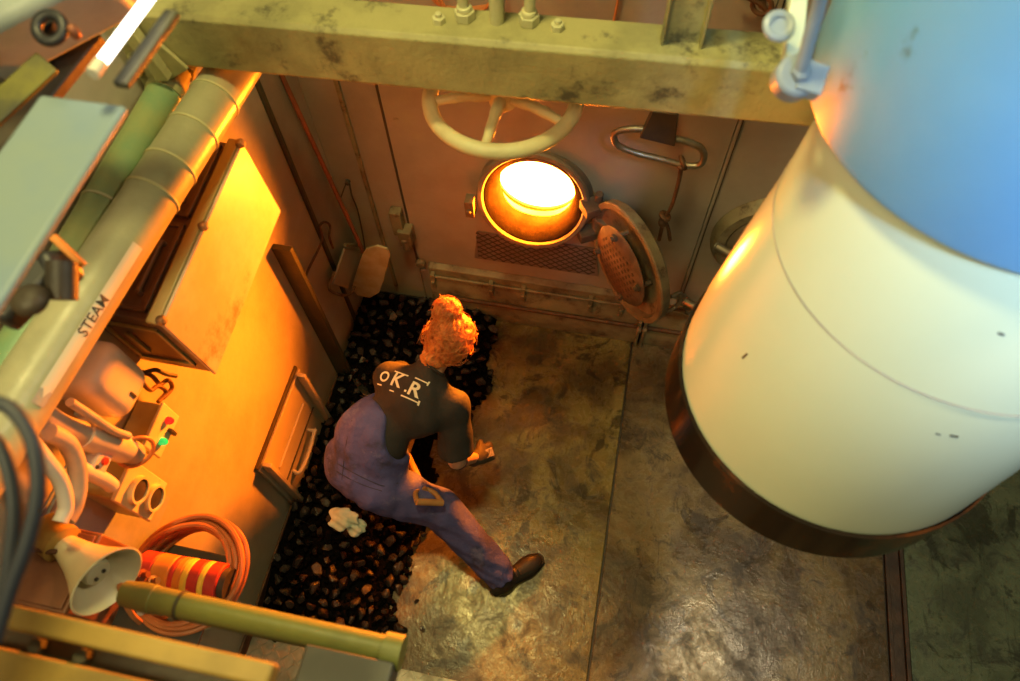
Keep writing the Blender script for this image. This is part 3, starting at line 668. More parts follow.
# ------------------------------------------------------------------ coal
def hheap(x, y):
    edge = -.70+.16*max(0, min(1, (y-1.25)/.35))+.03*math.sin(y*9)+.02*math.sin(y*23+1)
    t = (edge-x)
    if t < 0: return -1
    hh = .115*(1-math.exp(-t/.16))
    hh *= min(1, max(.25, (y-.12)/.35))
    hh += .05*max(0, (y-1.4)/.7)
    return hh
def in_heap(x, y): return hheap(x, y) > 0 and .17 < y < 2.06 and x > WX+.03
hb = MB(); nx, ny = 34, 74; G = {}
for i in range(nx+1):
    for j in range(ny+1):
        x = WX+.014+i*.026; y = .175+j*.0258
        h_ = hheap(x, y); 
        if h_ > 0: G[i, j] = hb.bm.verts.new((x, min(y, 2.074), max(.004, h_-.038)+.008*noise.noise(V((x*30, y*30, 0)))))
for i in range(nx):
    for j in range(ny):
        k = [(i, j), (i+1, j), (i+1, j+1), (i, j+1)]
        if all(q in G for q in k): hb.bm.faces.new([G[q] for q in k])
# small coal merged with the bed
def lump_pts(rng, s):
    n = rng.randint(9, 14); return [V((rng.gauss(0, 1), rng.gauss(0, 1), rng.gauss(0, 1))).normalized()*s*rng.uniform(.75, 1.05) for _ in range(n)]
rng = random.Random(3)
def add_hull(bm, pts, loc, sc3):
    tmp = [bm.verts.new((p.x*sc3[0]+loc[0], p.y*sc3[1]+loc[1], p.z*sc3[2]+loc[2])) for p in pts]
    r = bmesh.ops.convex_hull(bm, input=tmp)
    for e_ in set(r['geom_interior']+r['geom_unused']):
        if isinstance(e_, bmesh.types.BMVert) and e_.is_valid: bm.verts.remove(e_)
cnt = 0
while cnt < 1700:
    x, y = rng.uniform(WX+.02, -.50), rng.uniform(.17, 2.05)
    h_ = hheap(x, y)
    if h_ <= 0: continue
    s = rng.uniform(.011, .025); t2 = bmesh.new(); add_hull(t2, lump_pts(rng, s), (x, y, max(h_-.014, s*.4)), (1, 1, .8))
    me = bpy.data.meshes.new('tmp'); t2.to_mesh(me); t2.free(); hb.bm.from_mesh(me); bpy.data.meshes.remove(me); cnt += 1
tag(hb.build('coal_bed', M['coaldust'], smooth=False), 'bed of small coal and coal dust between the lumps', 'coal bed', kind='stuff')
protos = []
for k in range(14):
    bm = bmesh.new(); add_hull(bm, lump_pts(rng, 1.0), (0, 0, 0), (rng.uniform(.85, 1.15), rng.uniform(.7, 1.), rng.uniform(.65, .9)))
    bmesh.ops.bevel(bm, geom=bm.edges[:], offset=.09, segments=1, affect='EDGES')
    me = bpy.data.meshes.new('coal_lump'); bm.to_mesh(me); bm.free(); me.materials.append(M['coal'] if k % 4 else M['coalred']); protos.append(me)
base = bpy.data.objects.new('coal_lump', protos[0])
placed = []; first = True; tries = 0; n_l = 0
while n_l < 296 and tries < 60000:
    tries += 1
    x, y = rng.uniform(WX+.04, -.52), rng.uniform(.22, 2.04)
    if not in_heap(x, y): continue
    s = rng.uniform(.027, .042)
    if rng.random() < .1: s *= 1.2
    if any((x-a_)**2+(y-b_)**2 < (.74*(s+c_))**2 for a_, b_, c_ in placed): continue
    # leave out what lies wholly under the crouching figure
    if -1.02 < x < -.62 and .98 < y < 1.35: continue
    placed.append((x, y, s))
    if first: o = base; first = False
    else: o = base.copy()
    pk = rng.randrange(14); o.data = protos[pk]
    COL.objects.link(o); o.location = (x, y, max(hheap(x, y)-.004+s*.45, s*.5)); o.scale = (s, s, s); o.rotation_euler = (rng.uniform(-.5, .5), rng.uniform(-.5, .5), rng.uniform(0, 6.28))
    tn = 'shiny black' if pk % 4 else 'dull brown-black'; far = y > 1.30
    tag(o, tn+(' coal lump in the far heap between the boiler ledge and the crouching stoker' if far else ' coal lump in the near heap between the wall hatch and the railing'), 'coal', tn+(' coal lumps of the far heap' if far else ' coal lumps of the near heap')); n_l += 1
for q, s, m_, lab, nm, z in (((393, 316), .035, 'stone', 'pale grey flat stone lying on the coal behind the head', 'pale_stone', .17), ((362, 360), .026, 'stone', 'small pale chip on the coal left of the shoulder', 'pale_stone', .15), ((422, 630), .022, 'coal', 'single coal lump lying loose on the floor plate beside the heap', 'coal_lump', .010), ((417, 601), .018, 'coal', 'small coal lump on the plate just off the heap edge', 'coal_lump', .008)):
    bm = bmesh.new(); add_hull(bm, lump_pts(rng, s), (0, 0, 0), (.8, 1.15, .5)); me = bpy.data.meshes.new(nm); bm.to_mesh(me); bm.free(); me.materials.append(M[m_])
    o = bpy.data.objects.new(nm, me); COL.objects.link(o); o.location = on(q, 'z', z); tag(o, lab, 'stone' if m_ == 'stone' else 'coal')

# ------------------------------------------------------------------ implicit surfaces for the figure
def sd_cap(X, a, b, ra, rb):
    a, b = np.array(a), np.array(b); ba = b-a; L2 = ba@ba
    t = np.clip(((X-a)@ba)/L2, 0, 1)
    return np.linalg.norm(X-a-t[..., None]*ba, axis=-1)-(ra+(rb-ra)*t)
def sd_ell(X, c, r, R_=None):
    q = X-np.array(c)
    if R_ is not None: q = q@np.array(R_)
    r = np.array(r); k0 = np.linalg.norm(q/r, axis=-1); k1 = np.linalg.norm(q/(r*r), axis=-1)+1e-9
    return k0*(k0-1)/k1
def smin(a, b, k):
    h = np.clip(.5+.5*(b-a)/k, 0, 1); return b+(a-b)*h-k*h*(1-h)
def smax(a, b, k): return -smin(-a, -b, k)
def fieldof(X, prims, k=.03):
    f = None
    for p in prims:
        kk = k
        if p[0] == 'c': d = sd_cap(X, *p[1:5]); kk = p[5] if len(p) > 5 else k
        else: d = sd_ell(X, *p[1:4]); kk = p[4] if len(p) > 4 else k
        f = d if f is None else smin(f, d, kk)
    return f
def nets(fn, lo, hi, h):
    """surface nets over the zero level of fn"""
    lo = np.array(lo, float); n = np.ceil((np.array(hi)-lo)/h).astype(int)+1
    ax = [lo[i]+h*np.arange(n[i]) for i in range(3)]
    f = np.empty(n, np.float32)
    for i in range(n[0]):
        Y, Z = np.meshgrid(ax[1], ax[2], indexing='ij'); X = np.stack([np.full_like(Y, ax[0][i]), Y, Z], -1)
        f[i] = fn(X)
    s = f < 0
    c = np.zeros(n-1, int); acc = np.zeros((*(n-1), 3)); cnt = np.zeros(n-1)
    sl = lambda o: tuple(slice(o[k], n[k]-1+o[k]) for k in range(3))
    for d in range(3):
        for u_ in (0, 1):
            for v_ in (0, 1):
                o = [0, 0, 0]; e_ = [(d+1) % 3, (d+2) % 3]; o[e_[0]] = u_; o[e_[1]] = v_
                o2 = list(o); o2[d] = 1
                A, B = f[sl(o)], f[sl(o2)]; cr = (A < 0) != (B < 0)
                t = np.where(cr, A/np.where(cr, A-B, 1), 0)
                for k in range(3): acc[..., k] += cr*((t if k == d else o[k]))
                cnt += cr
    act = cnt > 0; idx = -np.ones(n-1, int); idx[act] = np.arange(act.sum())
    gi = np.argwhere(act); P_ = lo+h*(gi+acc[act]/cnt[act][:, None])
    faces = []
    for d in range(3):
        e0, e1 = (d+1) % 3, (d+2) % 3
        o2 = [0, 0, 0]; o2[d] = 1
        A = s[tuple(slice(0, n[k]-o2[k]) for k in range(3))]; B = s[tuple(slice(o2[k], n[k]) for k in range(3))]
        g = np.argwhere(A != B); g = g[(g[:, e0] > 0) & (g[:, e1] > 0) & (g[:, e0] < n[e0]-1) & (g[:, e1] < n[e1]-1)]
        if not len(g): continue
        def at(u_, v_):
            q = g.copy(); q[:, e0] -= u_; q[:, e1] -= v_; return idx[q[:, 0], q[:, 1], q[:, 2]]
        Q = np.stack([at(1, 1), at(0, 1), at(0, 0), at(1, 0)], 1)
        flip = ~A[g[:, 0], g[:, 1], g[:, 2]]; Q[flip] = Q[flip][:, ::-1]
        faces.append(Q[(Q >= 0).all(1)])
    return P_, np.concatenate(faces)
def nets_obj(name, fn, lo, hi, h, m, parent, relax=1):
    P_, F_ = nets(fn, lo, hi, h)
    L = ORG[parent]; me = bpy.data.meshes.new(name); me.from_pydata((P_-np.array(L)).tolist(), [], F_.tolist())
    bm = bmesh.new(); bm.from_mesh(me); bmesh.ops.recalc_face_normals(bm, faces=bm.faces[:])
    for _ in range(relax): bmesh.ops.smooth_vert(bm, verts=bm.verts[:], factor=.5, use_axis_x=True, use_axis_y=True, use_axis_z=True)
    bm.to_mesh(me); bm.free()
    me.polygons.foreach_set('use_smooth', [True]*len(me.polygons)); me.materials.append(m)
    o = bpy.data.objects.new(name, me); COL.objects.link(o); o.parent = parent; ORG[o] = L
    return o

# ------------------------------------------------------------------ the stoker
T = lambda *a: V(a)
pel = T(-.895, .885, .585); mid = T(-.865, 1.01, .74); che = T(-.715, 1.145, .82); nek = T(-.665, 1.285, .885); hed = T(-.60, 1.405, .935)
Lsh = T(-.845, 1.235, .82); Rsh = T(-.545, 1.165, .80); Rel = T(-.515, 1.005, .57); Rwr = T(-.448, 1.095, .40)
Lel = T(-.86, 1.37, .58); Lwr = T(-.79, 1.13, .42)
Rhip = T(-.82, .83, .55); Rkn = T(-.565, .825, .385); Ran = T(-.285, .665, .105)
Lhip = T(-.99, .94, .55); Lkn = T(-.93, 1.29, .45); Lan = T(-1.02, 1.14, .20)
pe = thing('person', 'crouching stoker with untidy copper hair, black printed shirt and blue dungarees', 'person', (-.72, .95, 0))
latv = (Rsh-Lsh).normalized()                     # towards her right
def basis(d, lat=latv):
    d = d.normalized(); x = (lat-d*lat.dot(d)).normalized(); y = d.cross(x)
    return np.array([[x.x, y.x, d.x], [x.y, y.y, d.y], [x.z, y.z, d.z]])
Bt = basis(nek-mid); Bp = basis(mid-pel)
t3 = lambda v: tuple(v)
def torso(infl=0.0):
    i = infl
    return [('e', t3(pel), (.170+i, .120+i, .13+i), Bp), ('e', t3((pel+mid)/2), (.150+i, .108+i, .15+i), Bp, .05), ('e', t3(mid), (.145+i, .105+i, .12+i), Bt, .06), ('e', t3(che-V((0, 0, .01))), (.155+i, .100+i, .14+i), Bt, .06),
            ('c', t3(Lsh), t3(Rsh), .058+i, .058+i, .06), ('c', t3(che), t3(nek), .08+i, .056+i, .05)]
def legs(i=0.0):
    return [('c', t3(Rhip), t3(Rkn), .088+i, .062+i, .05), ('c', t3(Rkn), t3(Ran), .060+i, .040+i, .03),
            ('c', t3(Lhip), t3(Lkn), .088+i, .062+i, .05), ('c', t3(Lkn), t3(Lan), .060+i, .042+i, .03)]
def arms(i=0.0):
    return [('c', t3(Rsh), t3(Rel), .050+i, .040+i, .04), ('c', t3(Rel), t3(Rwr), .041+i, .026+i, .02),
            ('c', t3(Lsh), t3(Lel), .050+i, .040+i, .04), ('c', t3(Lel), t3(Lwr), .040+i, .026+i, .02)]
hdir = (V((.30, .62, -.55))).normalized()          # where the face looks: down to the plates and the fire
hup = (hed-nek); hup = (hup-hdir*hup.dot(hdir)).normalized(); hlat = hdir.cross(hup).normalized()
Bh = np.array([[hlat.x, hdir.x, hup.x], [hlat.y, hdir.y, hup.y], [hlat.z, hdir.z, hup.z]])
hp = lambda x, y, z: t3(hed+hlat*x+hdir*y+hup*z)
head = [('c', t3(nek), t3(hed-hup*.03), .052, .050, .03), ('e', t3(hed+hup*.01), (.072, .094, .102), Bh, .03), ('e', hp(0, .045, -.055), (.050, .048, .050), Bh, .03),
        ('c', hp(0, .092, .01), hp(0, .108, -.022), .009, .013, .012), ('e', hp(0, .088, -.052), (.024, .012, .007), Bh, .008), ('e', hp(0, .078, -.088), (.02, .02, .016), Bh, .015),
        ('e', hp(-.074, .0, -.01), (.010, .020, .030), Bh, .008), ('e', hp(.074, .0, -.01), (.010, .020, .030), Bh, .008)]
def hand(wr, dirv, palmn, curl, side, i=0.0):
    """palm, four bent fingers and a thumb; side=+1 puts the thumb on +lat"""
    d = V(dirv).normalized(); n = V(palmn); n = (n-d*n.dot(d)).normalized(); l = d.cross(n)*side
    pr = [('c', t3(wr), t3(wr+d*.035), .027+i, .026+i, .02)]
    for k, (o_, ln) in enumerate(((.030, .072), (.011, .080), (-.009, .075), (-.028, .060))):
        kn = wr+d*.088+l*o_; pr.append(('c', t3(wr+d*.02+l*o_*.7), t3(kn), .015+i, .0115+i, .012))
        a_ = curl*(1+.1*k); p0 = kn; dd = d
        for s_, r0, r1 in ((.42, .0095, .0088), (.32, .0088, .008), (.26, .008, .007)):
            dd = (dd*math.cos(a_)+n*math.sin(a_)).normalized() if False else (d*math.cos(a_)+n*math.sin(a_))
            p1 = p0+dd*ln*s_*1.05; pr.append(('c', t3(p0), t3(p1), r0+i, r1+i, .004)); p0 = p1; a_ += curl*.9
    tb = wr+d*.022+l*.026; t1 = tb+(d*.7+l*.75+n*.25).normalized()*.038; t2 = t1+(d*.8+l*.15+n*.6).normalized()*.030
    pr += [('c', t3(tb), t3(t1), .015+i, .012+i, .012), ('c', t3(t1), t3(t2), .0115+i, .009+i, .004)]
    return pr
shA = V((-.60, .815, .565)); shB = V((-1.06, 1.40, .13)); sdv = (shB-shA).normalized()
grip = shA+sdv*.40
Rh = (V((.50, .62, -.55))).normalized()
Lhd = (grip-Lwr).normalized()
handR = hand(Rwr, Rh, (-.5, .2, -.85), .55, 1); handL = hand(Lwr, Lhd, (-.1, .35, .9), .75, -1)
nets_obj('body', lambda X: fieldof(X, torso(-.012)+legs(-.014)+arms(-.004)+head+handR+handL), (-1.17, .60, .10), (-.22, 1.56, 1.08), .0095, M['skin'], pe)
# eyes
for s_ in (-1, 1):
    MB().ell(hp(s_*.030, .078, .006), .011, .011, .011, sub=2).build('eye', M['label'], pe)
# shirt: torso and short sleeves
pelax = (mid-pel).normalized(); nax = (nek-mid).normalized()
Rcut = Rsh+(Rel-Rsh)*.86; Lcut = Lsh+(Lel-Lsh)*.80; adR = (Rel-Rsh).normalized(); adL = (Lel-Lsh).normalized()
def npv(v): return np.array(tuple(v))
def folds(X, amp, f=38, ph=0):
    return amp*(np.sin(X[..., 0]*f+3*np.sin(X[..., 2]*f*.45+ph)+ph)*np.sin(X[..., 1]*f*.8+2*np.sin(X[..., 0]*f*.5)))
def f_shirt(X):
    t = fieldof(X, torso(.006))
    t = smax(t, -((X-npv(mid+pelax*-.10))@npv(pelax)), .01)
    t = smax(t, (X-npv(nek+nax*.012))@npv(nax), .01)
    sr = sd_cap(X, t3(Rsh), t3(Rsh+(Rel-Rsh)*1.0), .068, .083); sr = smax(sr, (X-npv(Rcut))@npv(adR), .006)
    sl_ = sd_cap(X, t3(Lsh), t3(Lsh+(Lel-Lsh)*1.0), .064, .068); sl_ = smax(sl_, (X-npv(Lcut))@npv(adL), .006)
    return smin(smin(t, sr, .035), sl_, .035)+folds(X, .0035)
shirt = nets_obj('shirt', f_shirt, (-1.10, .85, .52), (-.40, 1.44, 1.02), .0080, M['shirt'], pe)
# dungarees: seat and legs, with a rounded back bib
def f_dung(X):
    body = fieldof(X, torso(.019)+legs(.020)+[('c', t3(Rkn), t3(Ran+(Ran-Rkn)*.12), .082, .078, .03), ('c', t3(Rhip), t3(Rkn), .112, .082, .03)])
    sp_ = npv(mid); s_ = (X-sp_)@npv(nax)*.55+(X-sp_)@npv(pelax)*.45; l_ = (X-sp_)@npv(latv)
    low = s_-(-.03+.0*l_)
    w_ = .105-.30*np.clip(s_-.02, 0, 1)
    bib = smax(np.abs(l_+.02)-w_, s_-.125, .03)
    reg = smin(low, bib, .09)
    f = smax(body, reg, .012)
    f = smax(f, (X-npv(Ran+V((.0, .0, .0))))@npv((Ran-Rkn).normalized())-.052, .01)
    cl = np.linalg.norm(X-npv(Lan), axis=-1)
    f = smax(f, np.where(X[..., 0] < -.80, (X-npv(Lan))@npv((Lan-Lkn).normalized()), -1.0), .01)
    return f+folds(X, .0060, 34, 1)+.003*np.sin((X@npv(V((.6, .2, .9))))*95+4*np.sin(X[..., 1]*20))*(X[..., 2] < .5)
dg_ = nets_obj('dungarees', f_dung, (-1.20, .50, .015), (-.12, 1.42, 1.02), .0085, M['denim'], pe)
# points of the cloth as seen from above, used to lay seams and print on the surface
def bvh(o):
    me = o.data; return BVHTree.FromPolygons([v.co+ORG[o] for v in me.vertices], [p.vertices[:] for p in me.polygons])
bs, bd_ = bvh(shirt), bvh(dg_)
def drop(tree, p, n, off):
    r = tree.ray_cast(V(p)+V(n)*.25, -V(n)); return (r[0]+r[1]*off) if r[0] else None
def seam(qs, nm, r=.0022):
    pts = []
    for q in qs:
        d = ray(q); r_ = bd_.ray_cast(CO, d)
        if r_[0]: pts.append(r_[0]+d.normalized()*.0005)
    if len(pts) > 2: MB().tube(pts, r, 6).build(nm, M['thread'], dg_)
seam([(327, 458), (338, 464), (352, 472), (368, 480), (384, 486), (398, 483)], 'waist_seam')
seam([(324, 464), (336, 471), (350, 479), (366, 486), (382, 491)], 'waist_seam')
seam([(352, 420), (347, 440), (344, 460), (342, 480), (341, 500)], 'back_seam')
seam([(392, 524), (420, 538), (450, 556), (476, 574), (492, 580)], 'leg_seam', .002)
# print on the back of the shirt
rr = bs.ray_cast(CO, ray((402, 384))); po = rr[0]; pn = rr[1]
px_ = (latv-pn*latv.dot(pn)).normalized(); py_ = pn.cross(px_)
def lay(bm, ox, oy, name, rotd=0):
    bmesh.ops.subdivide_edges(bm, edges=[e_ for e_ in bm.edges if e_.calc_length() > .012], cuts=2)
    bmesh.ops.triangulate(bm, faces=bm.faces[:])
    c_, s_ = math.cos(rotd), math.sin(rotd); bad = []
    for v in bm.verts:
        x, y = v.co.x*c_-v.co.y*s_+ox, v.co.x*s_+v.co.y*c_+oy
        q = drop(bs, po+px_*x+py_*y, pn, .0022)
        if q is None: bad.append(v)
        else: v.co = q
    bmesh.ops.delete(bm, geom=bad, context='VERTS')
    mb = MB(); mb.bm = bm; return mb.build(name, M['print'], shirt, smooth=False)
def rect(x0, y0, x1, y1):
    bm = bmesh.new()
    for i in range(12):
        a_, b_ = x0+(x1-x0)*i/12, x0+(x1-x0)*(i+1)/12
        bm.faces.new([bm.verts.new((x, y, 0)) for x, y in ((a_, y0), (b_, y0), (b_, y1), (a_, y1))])
    return bm
lay(text_polys('O', .062), -.098, .002, 'print_letter')
lay(text_polys('K', .082), -.030, .006, 'print_letter')
lay(text_polys('R', .082), .062, -.004, 'print_letter')
lay(rect(-.005, -.004, .005, .005), .030, -.022, 'print_dot')
def barI(x0, x1, y, nm='print_bar'):
    lay(rect(x0, y-.0028, x1, y+.0028), 0, 0, nm)
    lay(rect(x1-.003, y-.010, x1+.003, y+.010), 0, 0, nm)
lay(rect(-.065, .038, .010, .0435), 0, 0, 'print_bar')
barI(.040, .095, .045)
barI(.020, .095, -.045)
lay(rect(-.045, -.044, -.020, -.039), 0, 0, 'print_bar')
lay(rect(-.125, -.036, -.095, -.031), 0, 0, 'print_bar')
# collar
ringp = []
for i in range(20):
    t = 2*math.pi*i/20; a0, b0, _ = frame(nax); ringp.append(nek+nax*.012+(a0*math.cos(t)+b0*math.sin(t))*.062)
MB().tube(ringp, .007, 8, closed=True).build('collar', M['shirt'], shirt)
# hair: a loose mass with a bun and flyaway strands
bun = hed+V((-.02, -.02, .06))+hup*.075
bun = on((447, 311), 'z', 1.07)
def f_hair(X):
    h_ = sd_ell(X, t3(hed+hup*.018-hdir*.020), (.102, .110, .122), Bh)
    h_ = smin(h_, sd_ell(X, t3(bun), (.062, .060, .054)), .008)
    h_ = smin(h_, sd_ell(X, t3(hed-hdir*.06-hup*.03), (.066, .055, .066)), .02)
    h_ = smin(h_, sd_ell(X, t3(nek+hup*.055-hdir*.015), (.056, .045, .04)), .02)
    h_ = smax(h_, (X-npv(hed))@npv(hdir)-(.052+.0), .02)
    return h_+.006*np.sin(X[..., 0]*150+3*np.sin(X[..., 2]*60))*np.sin(X[..., 1]*120+2*np.sin(X[..., 0]*80))
hair = nets_obj('hair', f_hair, (-.80, 1.18, .74), (-.40, 1.60, 1.20), .006, M['hair'], pe)
st_ = MB(); rg = random.Random(5)
for k in range(330):
    c_, R0 = ((bun, .060) if k % 5 < 2 else (hed+hup*.02-hdir*.02, .112))
    d = V((rg.gauss(0, 1), rg.gauss(0, 1)-.3, rg.gauss(0, 1)+.7)).normalized()
    if c_ is not bun and d.dot(hdir) > .45: continue
    tdir = d.cross(V((rg.gauss(0, 1), rg.gauss(0, 1), rg.gauss(0, 1)))).normalized()
    p0 = c_+d*R0*.98; p1 = c_+(d+tdir*.45).normalized()*R0*(1.07+.06*rg.random()); fl = rg.random()
    p2 = c_+(d+tdir*.95).normalized()*R0*(1.03+(.42 if fl > .8 else .12)*rg.random()); 
    st_.tube([p0, p1, p2], .0016, 4, rs=[.0016, .0014, .0008])
st_.build('hair_strands', M['hair'], hair)
MB().torus(bun-V((0, .0, .035)), (0.1, .2, 1), .045, .008, 24, 8).build('hair_tie', M['shirt'], hair)
# boots
def boot(an, toe, heel, lab=None):
    an, toe, heel = V(an), V(toe), V(heel); f_ = (toe-heel).normalized(); u_ = V((0, 0, 1)); u_ = (u_-f_*u_.dot(f_)).normalized(); l_ = f_.cross(u_)
    B_ = np.array([[l_.x, f_.x, u_.x], [l_.y, f_.y, u_.y], [l_.z, f_.z, u_.z]])
    def fn(X):
        f = sd_ell(X, t3(heel+f_*.075+u_*.055), (.040, .085, .050), B_)
        f = smin(f, sd_ell(X, t3(heel+f_*.205+u_*.042), (.048, .085, .044), B_), .04)
        f = smin(f, sd_cap(X, t3(heel+f_*.065+u_*.05), t3(an+u_*.03), .045, .050), .03)
        return smax(f, -((X-npv(heel+u_*.018))@npv(u_)), .006)
    c_ = (heel+toe)/2
    b = nets_obj('boot', fn, tuple(c_-V((.22, .22, .10))), tuple(c_+V((.22, .22, .22))), .008, M['boot'], pe)
    sp = [(-.030, .005), (-.036, .05), (-.034, .11), (-.046, .19), (-.045, .25), (-.028, .292), (0, .302), (.028, .292), (.045, .25), (.046, .19), (.034, .11), (.036, .05), (.030, .005), (0, -.008)]
    MB().prism([(x, y) for x, y in sp], heel+u_*.0, l_, f_, .024 if l_.cross(f_).dot(u_) > 0 else -.024).build('sole', M['sole'], b, bevel=.004)
    for k in range(4):
        c2 = heel+f_*(.135+.022*k)+u_*(.100-.010*k)
        MB().tube([c2-l_*.026-u_*.006, c2+u_*.003, c2+l_*.026-u_*.006], .0032, 6).build('lace', M['dark'], b)
boot(Ran, (-.085, .775, .0), (-.292, .575, .0))
Lf = (V((.35, .85, 0))).normalized(); hl = V((Lan.x, Lan.y, .10))-Lf*.06
boot(Lan, hl+Lf*.30, hl)
# gloves
nets_obj('glove', lambda X: fieldof(X, hand(Rwr, Rh, (-.5, .2, -.85), .55, 1, .005)[0:]+[('c', t3(Rwr-Rh*.03), t3(Rwr+Rh*.01), .036, .033, .01)]), tuple(Rwr-V((.10, .10, .16))), tuple(Rwr+V((.17, .19, .08))), .0048, M['glove'], pe)
nets_obj('glove', lambda X: fieldof(X, hand(Lwr, Lhd, (-.1, .35, .9), .75, -1, .004)), tuple(Lwr-V((.18, .18, .18))), tuple(Lwr+V((.18, .18, .18))), .0055, M['glove'], pe)
pm = Rwr+Rh*.055; l0 = Rh.cross(V((.5, -.2, .85))).normalized(); nn = l0.cross(Rh).normalized(); nn = nn if nn.z > 0 else -nn
MB().obox(pm+nn*.026, Rh, l0, nn, .052, .042, .005).build('glove_patch', M['patch'], pe, bevel=.002)
# dark armband tattoo line on the right forearm
ab = Rel+(Rwr-Rel)*.12; MB().torus(ab, (Rwr-Rel), .0415, .0022, 32, 6).build('arm_band', M['thread'], pe)

# rag in the back pocket
rg_c = None
r_ = bd_.ray_cast(CO, ray((350, 496))); rc_ = on((350, 515), 'z', (r_[0].z if r_[0] else .6)+.01)
def f_rag(X):
    q = X-npv(rc_)
    f = sd_ell(X, t3(rc_+V((-.02, -.025, .0))), (.062, .040, .022), np.array(Matrix.Rotation(.5, 3, 'Z')))
    f = smin(f, sd_ell(X, t3(rc_+V((.035, -.04, -.03))), (.040, .035, .022), np.array(Matrix.Rotation(-.5, 3, 'Z'))), .02)
    f = smin(f, sd_ell(X, t3(rc_+V((-.055, .0, -.01))), (.035, .022, .018)), .02)
    return f+.008*np.sin(X[..., 0]*70+4*np.sin(X[..., 1]*40))*np.sin(X[..., 1]*60+3*np.sin(X[..., 2]*50))
rgt = thing('rag', 'crumpled pale green-white rag hanging from the back pocket', 'rag', rc_)
nets_obj('cloth', f_rag, tuple(rc_-V((.14, .12, .10))), tuple(rc_+V((.12, .10, .08))), .0045, M['rag'], rgt, relax=0)

# shovel: D-handle by the thigh, shaft under the chest, blade in the coal
sv = thing('shovel', 'wooden-handled stoking shovel held low beneath the crouching body', 'shovel', shB)
MB().cyl(shA+sdv*.05, shB-sdv*.02, .0165, n=16).build('shaft', M['wood'], sv)
lx = latv.cross(sdv).cross(sdv).normalized()
mb = MB(); mb.tube([shA+sdv*.075, shA+sdv*.04+lx*.045, shA-sdv*.03+lx*.058], .012, 10); mb.tube([shA+sdv*.075, shA+sdv*.04-lx*.045, shA-sdv*.03-lx*.058], .012, 10); mb.cyl(shA-sdv*.03-lx*.062, shA-sdv*.03+lx*.062, .015, n=14)
mb.build('grip', M['wood'], sv)
mb = MB(); nb = lx.cross(sdv).normalized(); nb = nb if nb.z > 0 else -nb; rows = []
for i in range(9):
    s_ = i/8; w_ = .10+.03*math.sin(s_*2.2) if s_ > .05 else .05
    rows.append([shB+sdv*(.30*s_-.02)+lx*(w_*u_)+nb*(.028*u_*u_*1.2-.01+.0*s_) for u_ in (-1, -.6, -.2, .2, .6, 1)]+[shB+sdv*(.30*s_-.02)+lx*(w_*u_)+nb*(.028*u_*u_*1.2-.014) for u_ in (1, .6, .2, -.2, -.6, -1)])
mb.quad_loft(rows); mb.build('blade', M['steel'], sv)

# ------------------------------------------------------------------ clutter on the near part of the left wall
X1 = -1.30
pb_ = thing('push_button_station', 'olive push-button box with one red and one green lamp', 'switch box', on((150, 430), 'x', WX))
c = on((158, 428), 'x', X1)
Q4 = [on(q, 'x', X1) for q in ((161, 402), (178, 408), (164, 458), (148, 452))]
mb = MB(); mb.box((WX+.004, .535, 1.495), (-1.285, .672, 1.598)); mb.build('case', M['switch'], pb_, bevel=.006)
mb = MB(); mb.box((-1.287, .530, 1.49), (-1.275, .677, 1.603)); mb.build('cover', M['horn'], pb_, bevel=.004)
for q, m_, lab in (((171, 421), 'redlens', 'red lamp'), ((165, 442), 'greenlens', 'green lamp')):
    p = on(q, 'x', -1.262); o = MB().lathe((-1.276, p.y, p.z), (1, 0, 0), [(0, .013), (.012, .0125), (.02, .008), (.022, .001)], 18).build('indicator_lamp', M[m_], pb_); o['label'] = lab
p = on((172, 432), 'x', -1.27); MB().box((-1.276, p.y-.006, p.z-.02), (-1.262, p.y+.006, p.z+.02)).build('toggle', M['dark'], pb_, bevel=.002)
# twin socket box
so = thing('twin_socket_box', 'cream wall box with two round dark sockets facing the stokehold', 'socket', (WX, .41, 1.36))
MB().box((WX+.004, .352, 1.44), (-1.262, .468, 1.655)).build('case', M['switch'], so, bevel=.006)
MB().box((-1.264, .347, 1.435), (-1.250, .473, 1.660)).build('cover', M['horn'], so, bevel=.004)
for q in ((138, 490), (154, 498)):
    p = on(q, 'x', -1.245); s1_ = MB().ringlathe((-1.250, p.y, p.z), (1, 0, 0), [(0, .043), (0, .034), (.016, .034), (.016, .041)], 28).build('socket_ring', M['horn'], so)
    MB().lathe((-1.250, p.y, p.z), (1, 0, 0), [(0, .035), (.010, .035), (.013, .024), (.0135, 0)], 24).build('socket_face', M['dark'], s1_)
# white rounded enclosure under the wall box
we = thing('white_enclosure', 'rounded off-white wall enclosure under the end of the wall box', 'enclosure', (WX, .6, 1.6))
def f_we(X):
    q = np.abs(X-np.array((-1.280, .600, 1.925)))-np.array((.085, .078, .105))+.045
    return np.linalg.norm(np.maximum(q, 0), axis=-1)+np.minimum(q.max(-1), 0)-.045
nets_obj('cover', f_we, (-1.40, .46, 1.78), (-1.15, .74, 2.07), .007, M['white'], we)
MB().box((WX+.002, .52, 1.80), (-1.325, .68, 1.825)).build('lip', M['conduit'], we, bevel=.004)
MB().box((-1.197, .585, 1.86), (-1.192, .593, 1.89)).build('slot', M['dark'], we)
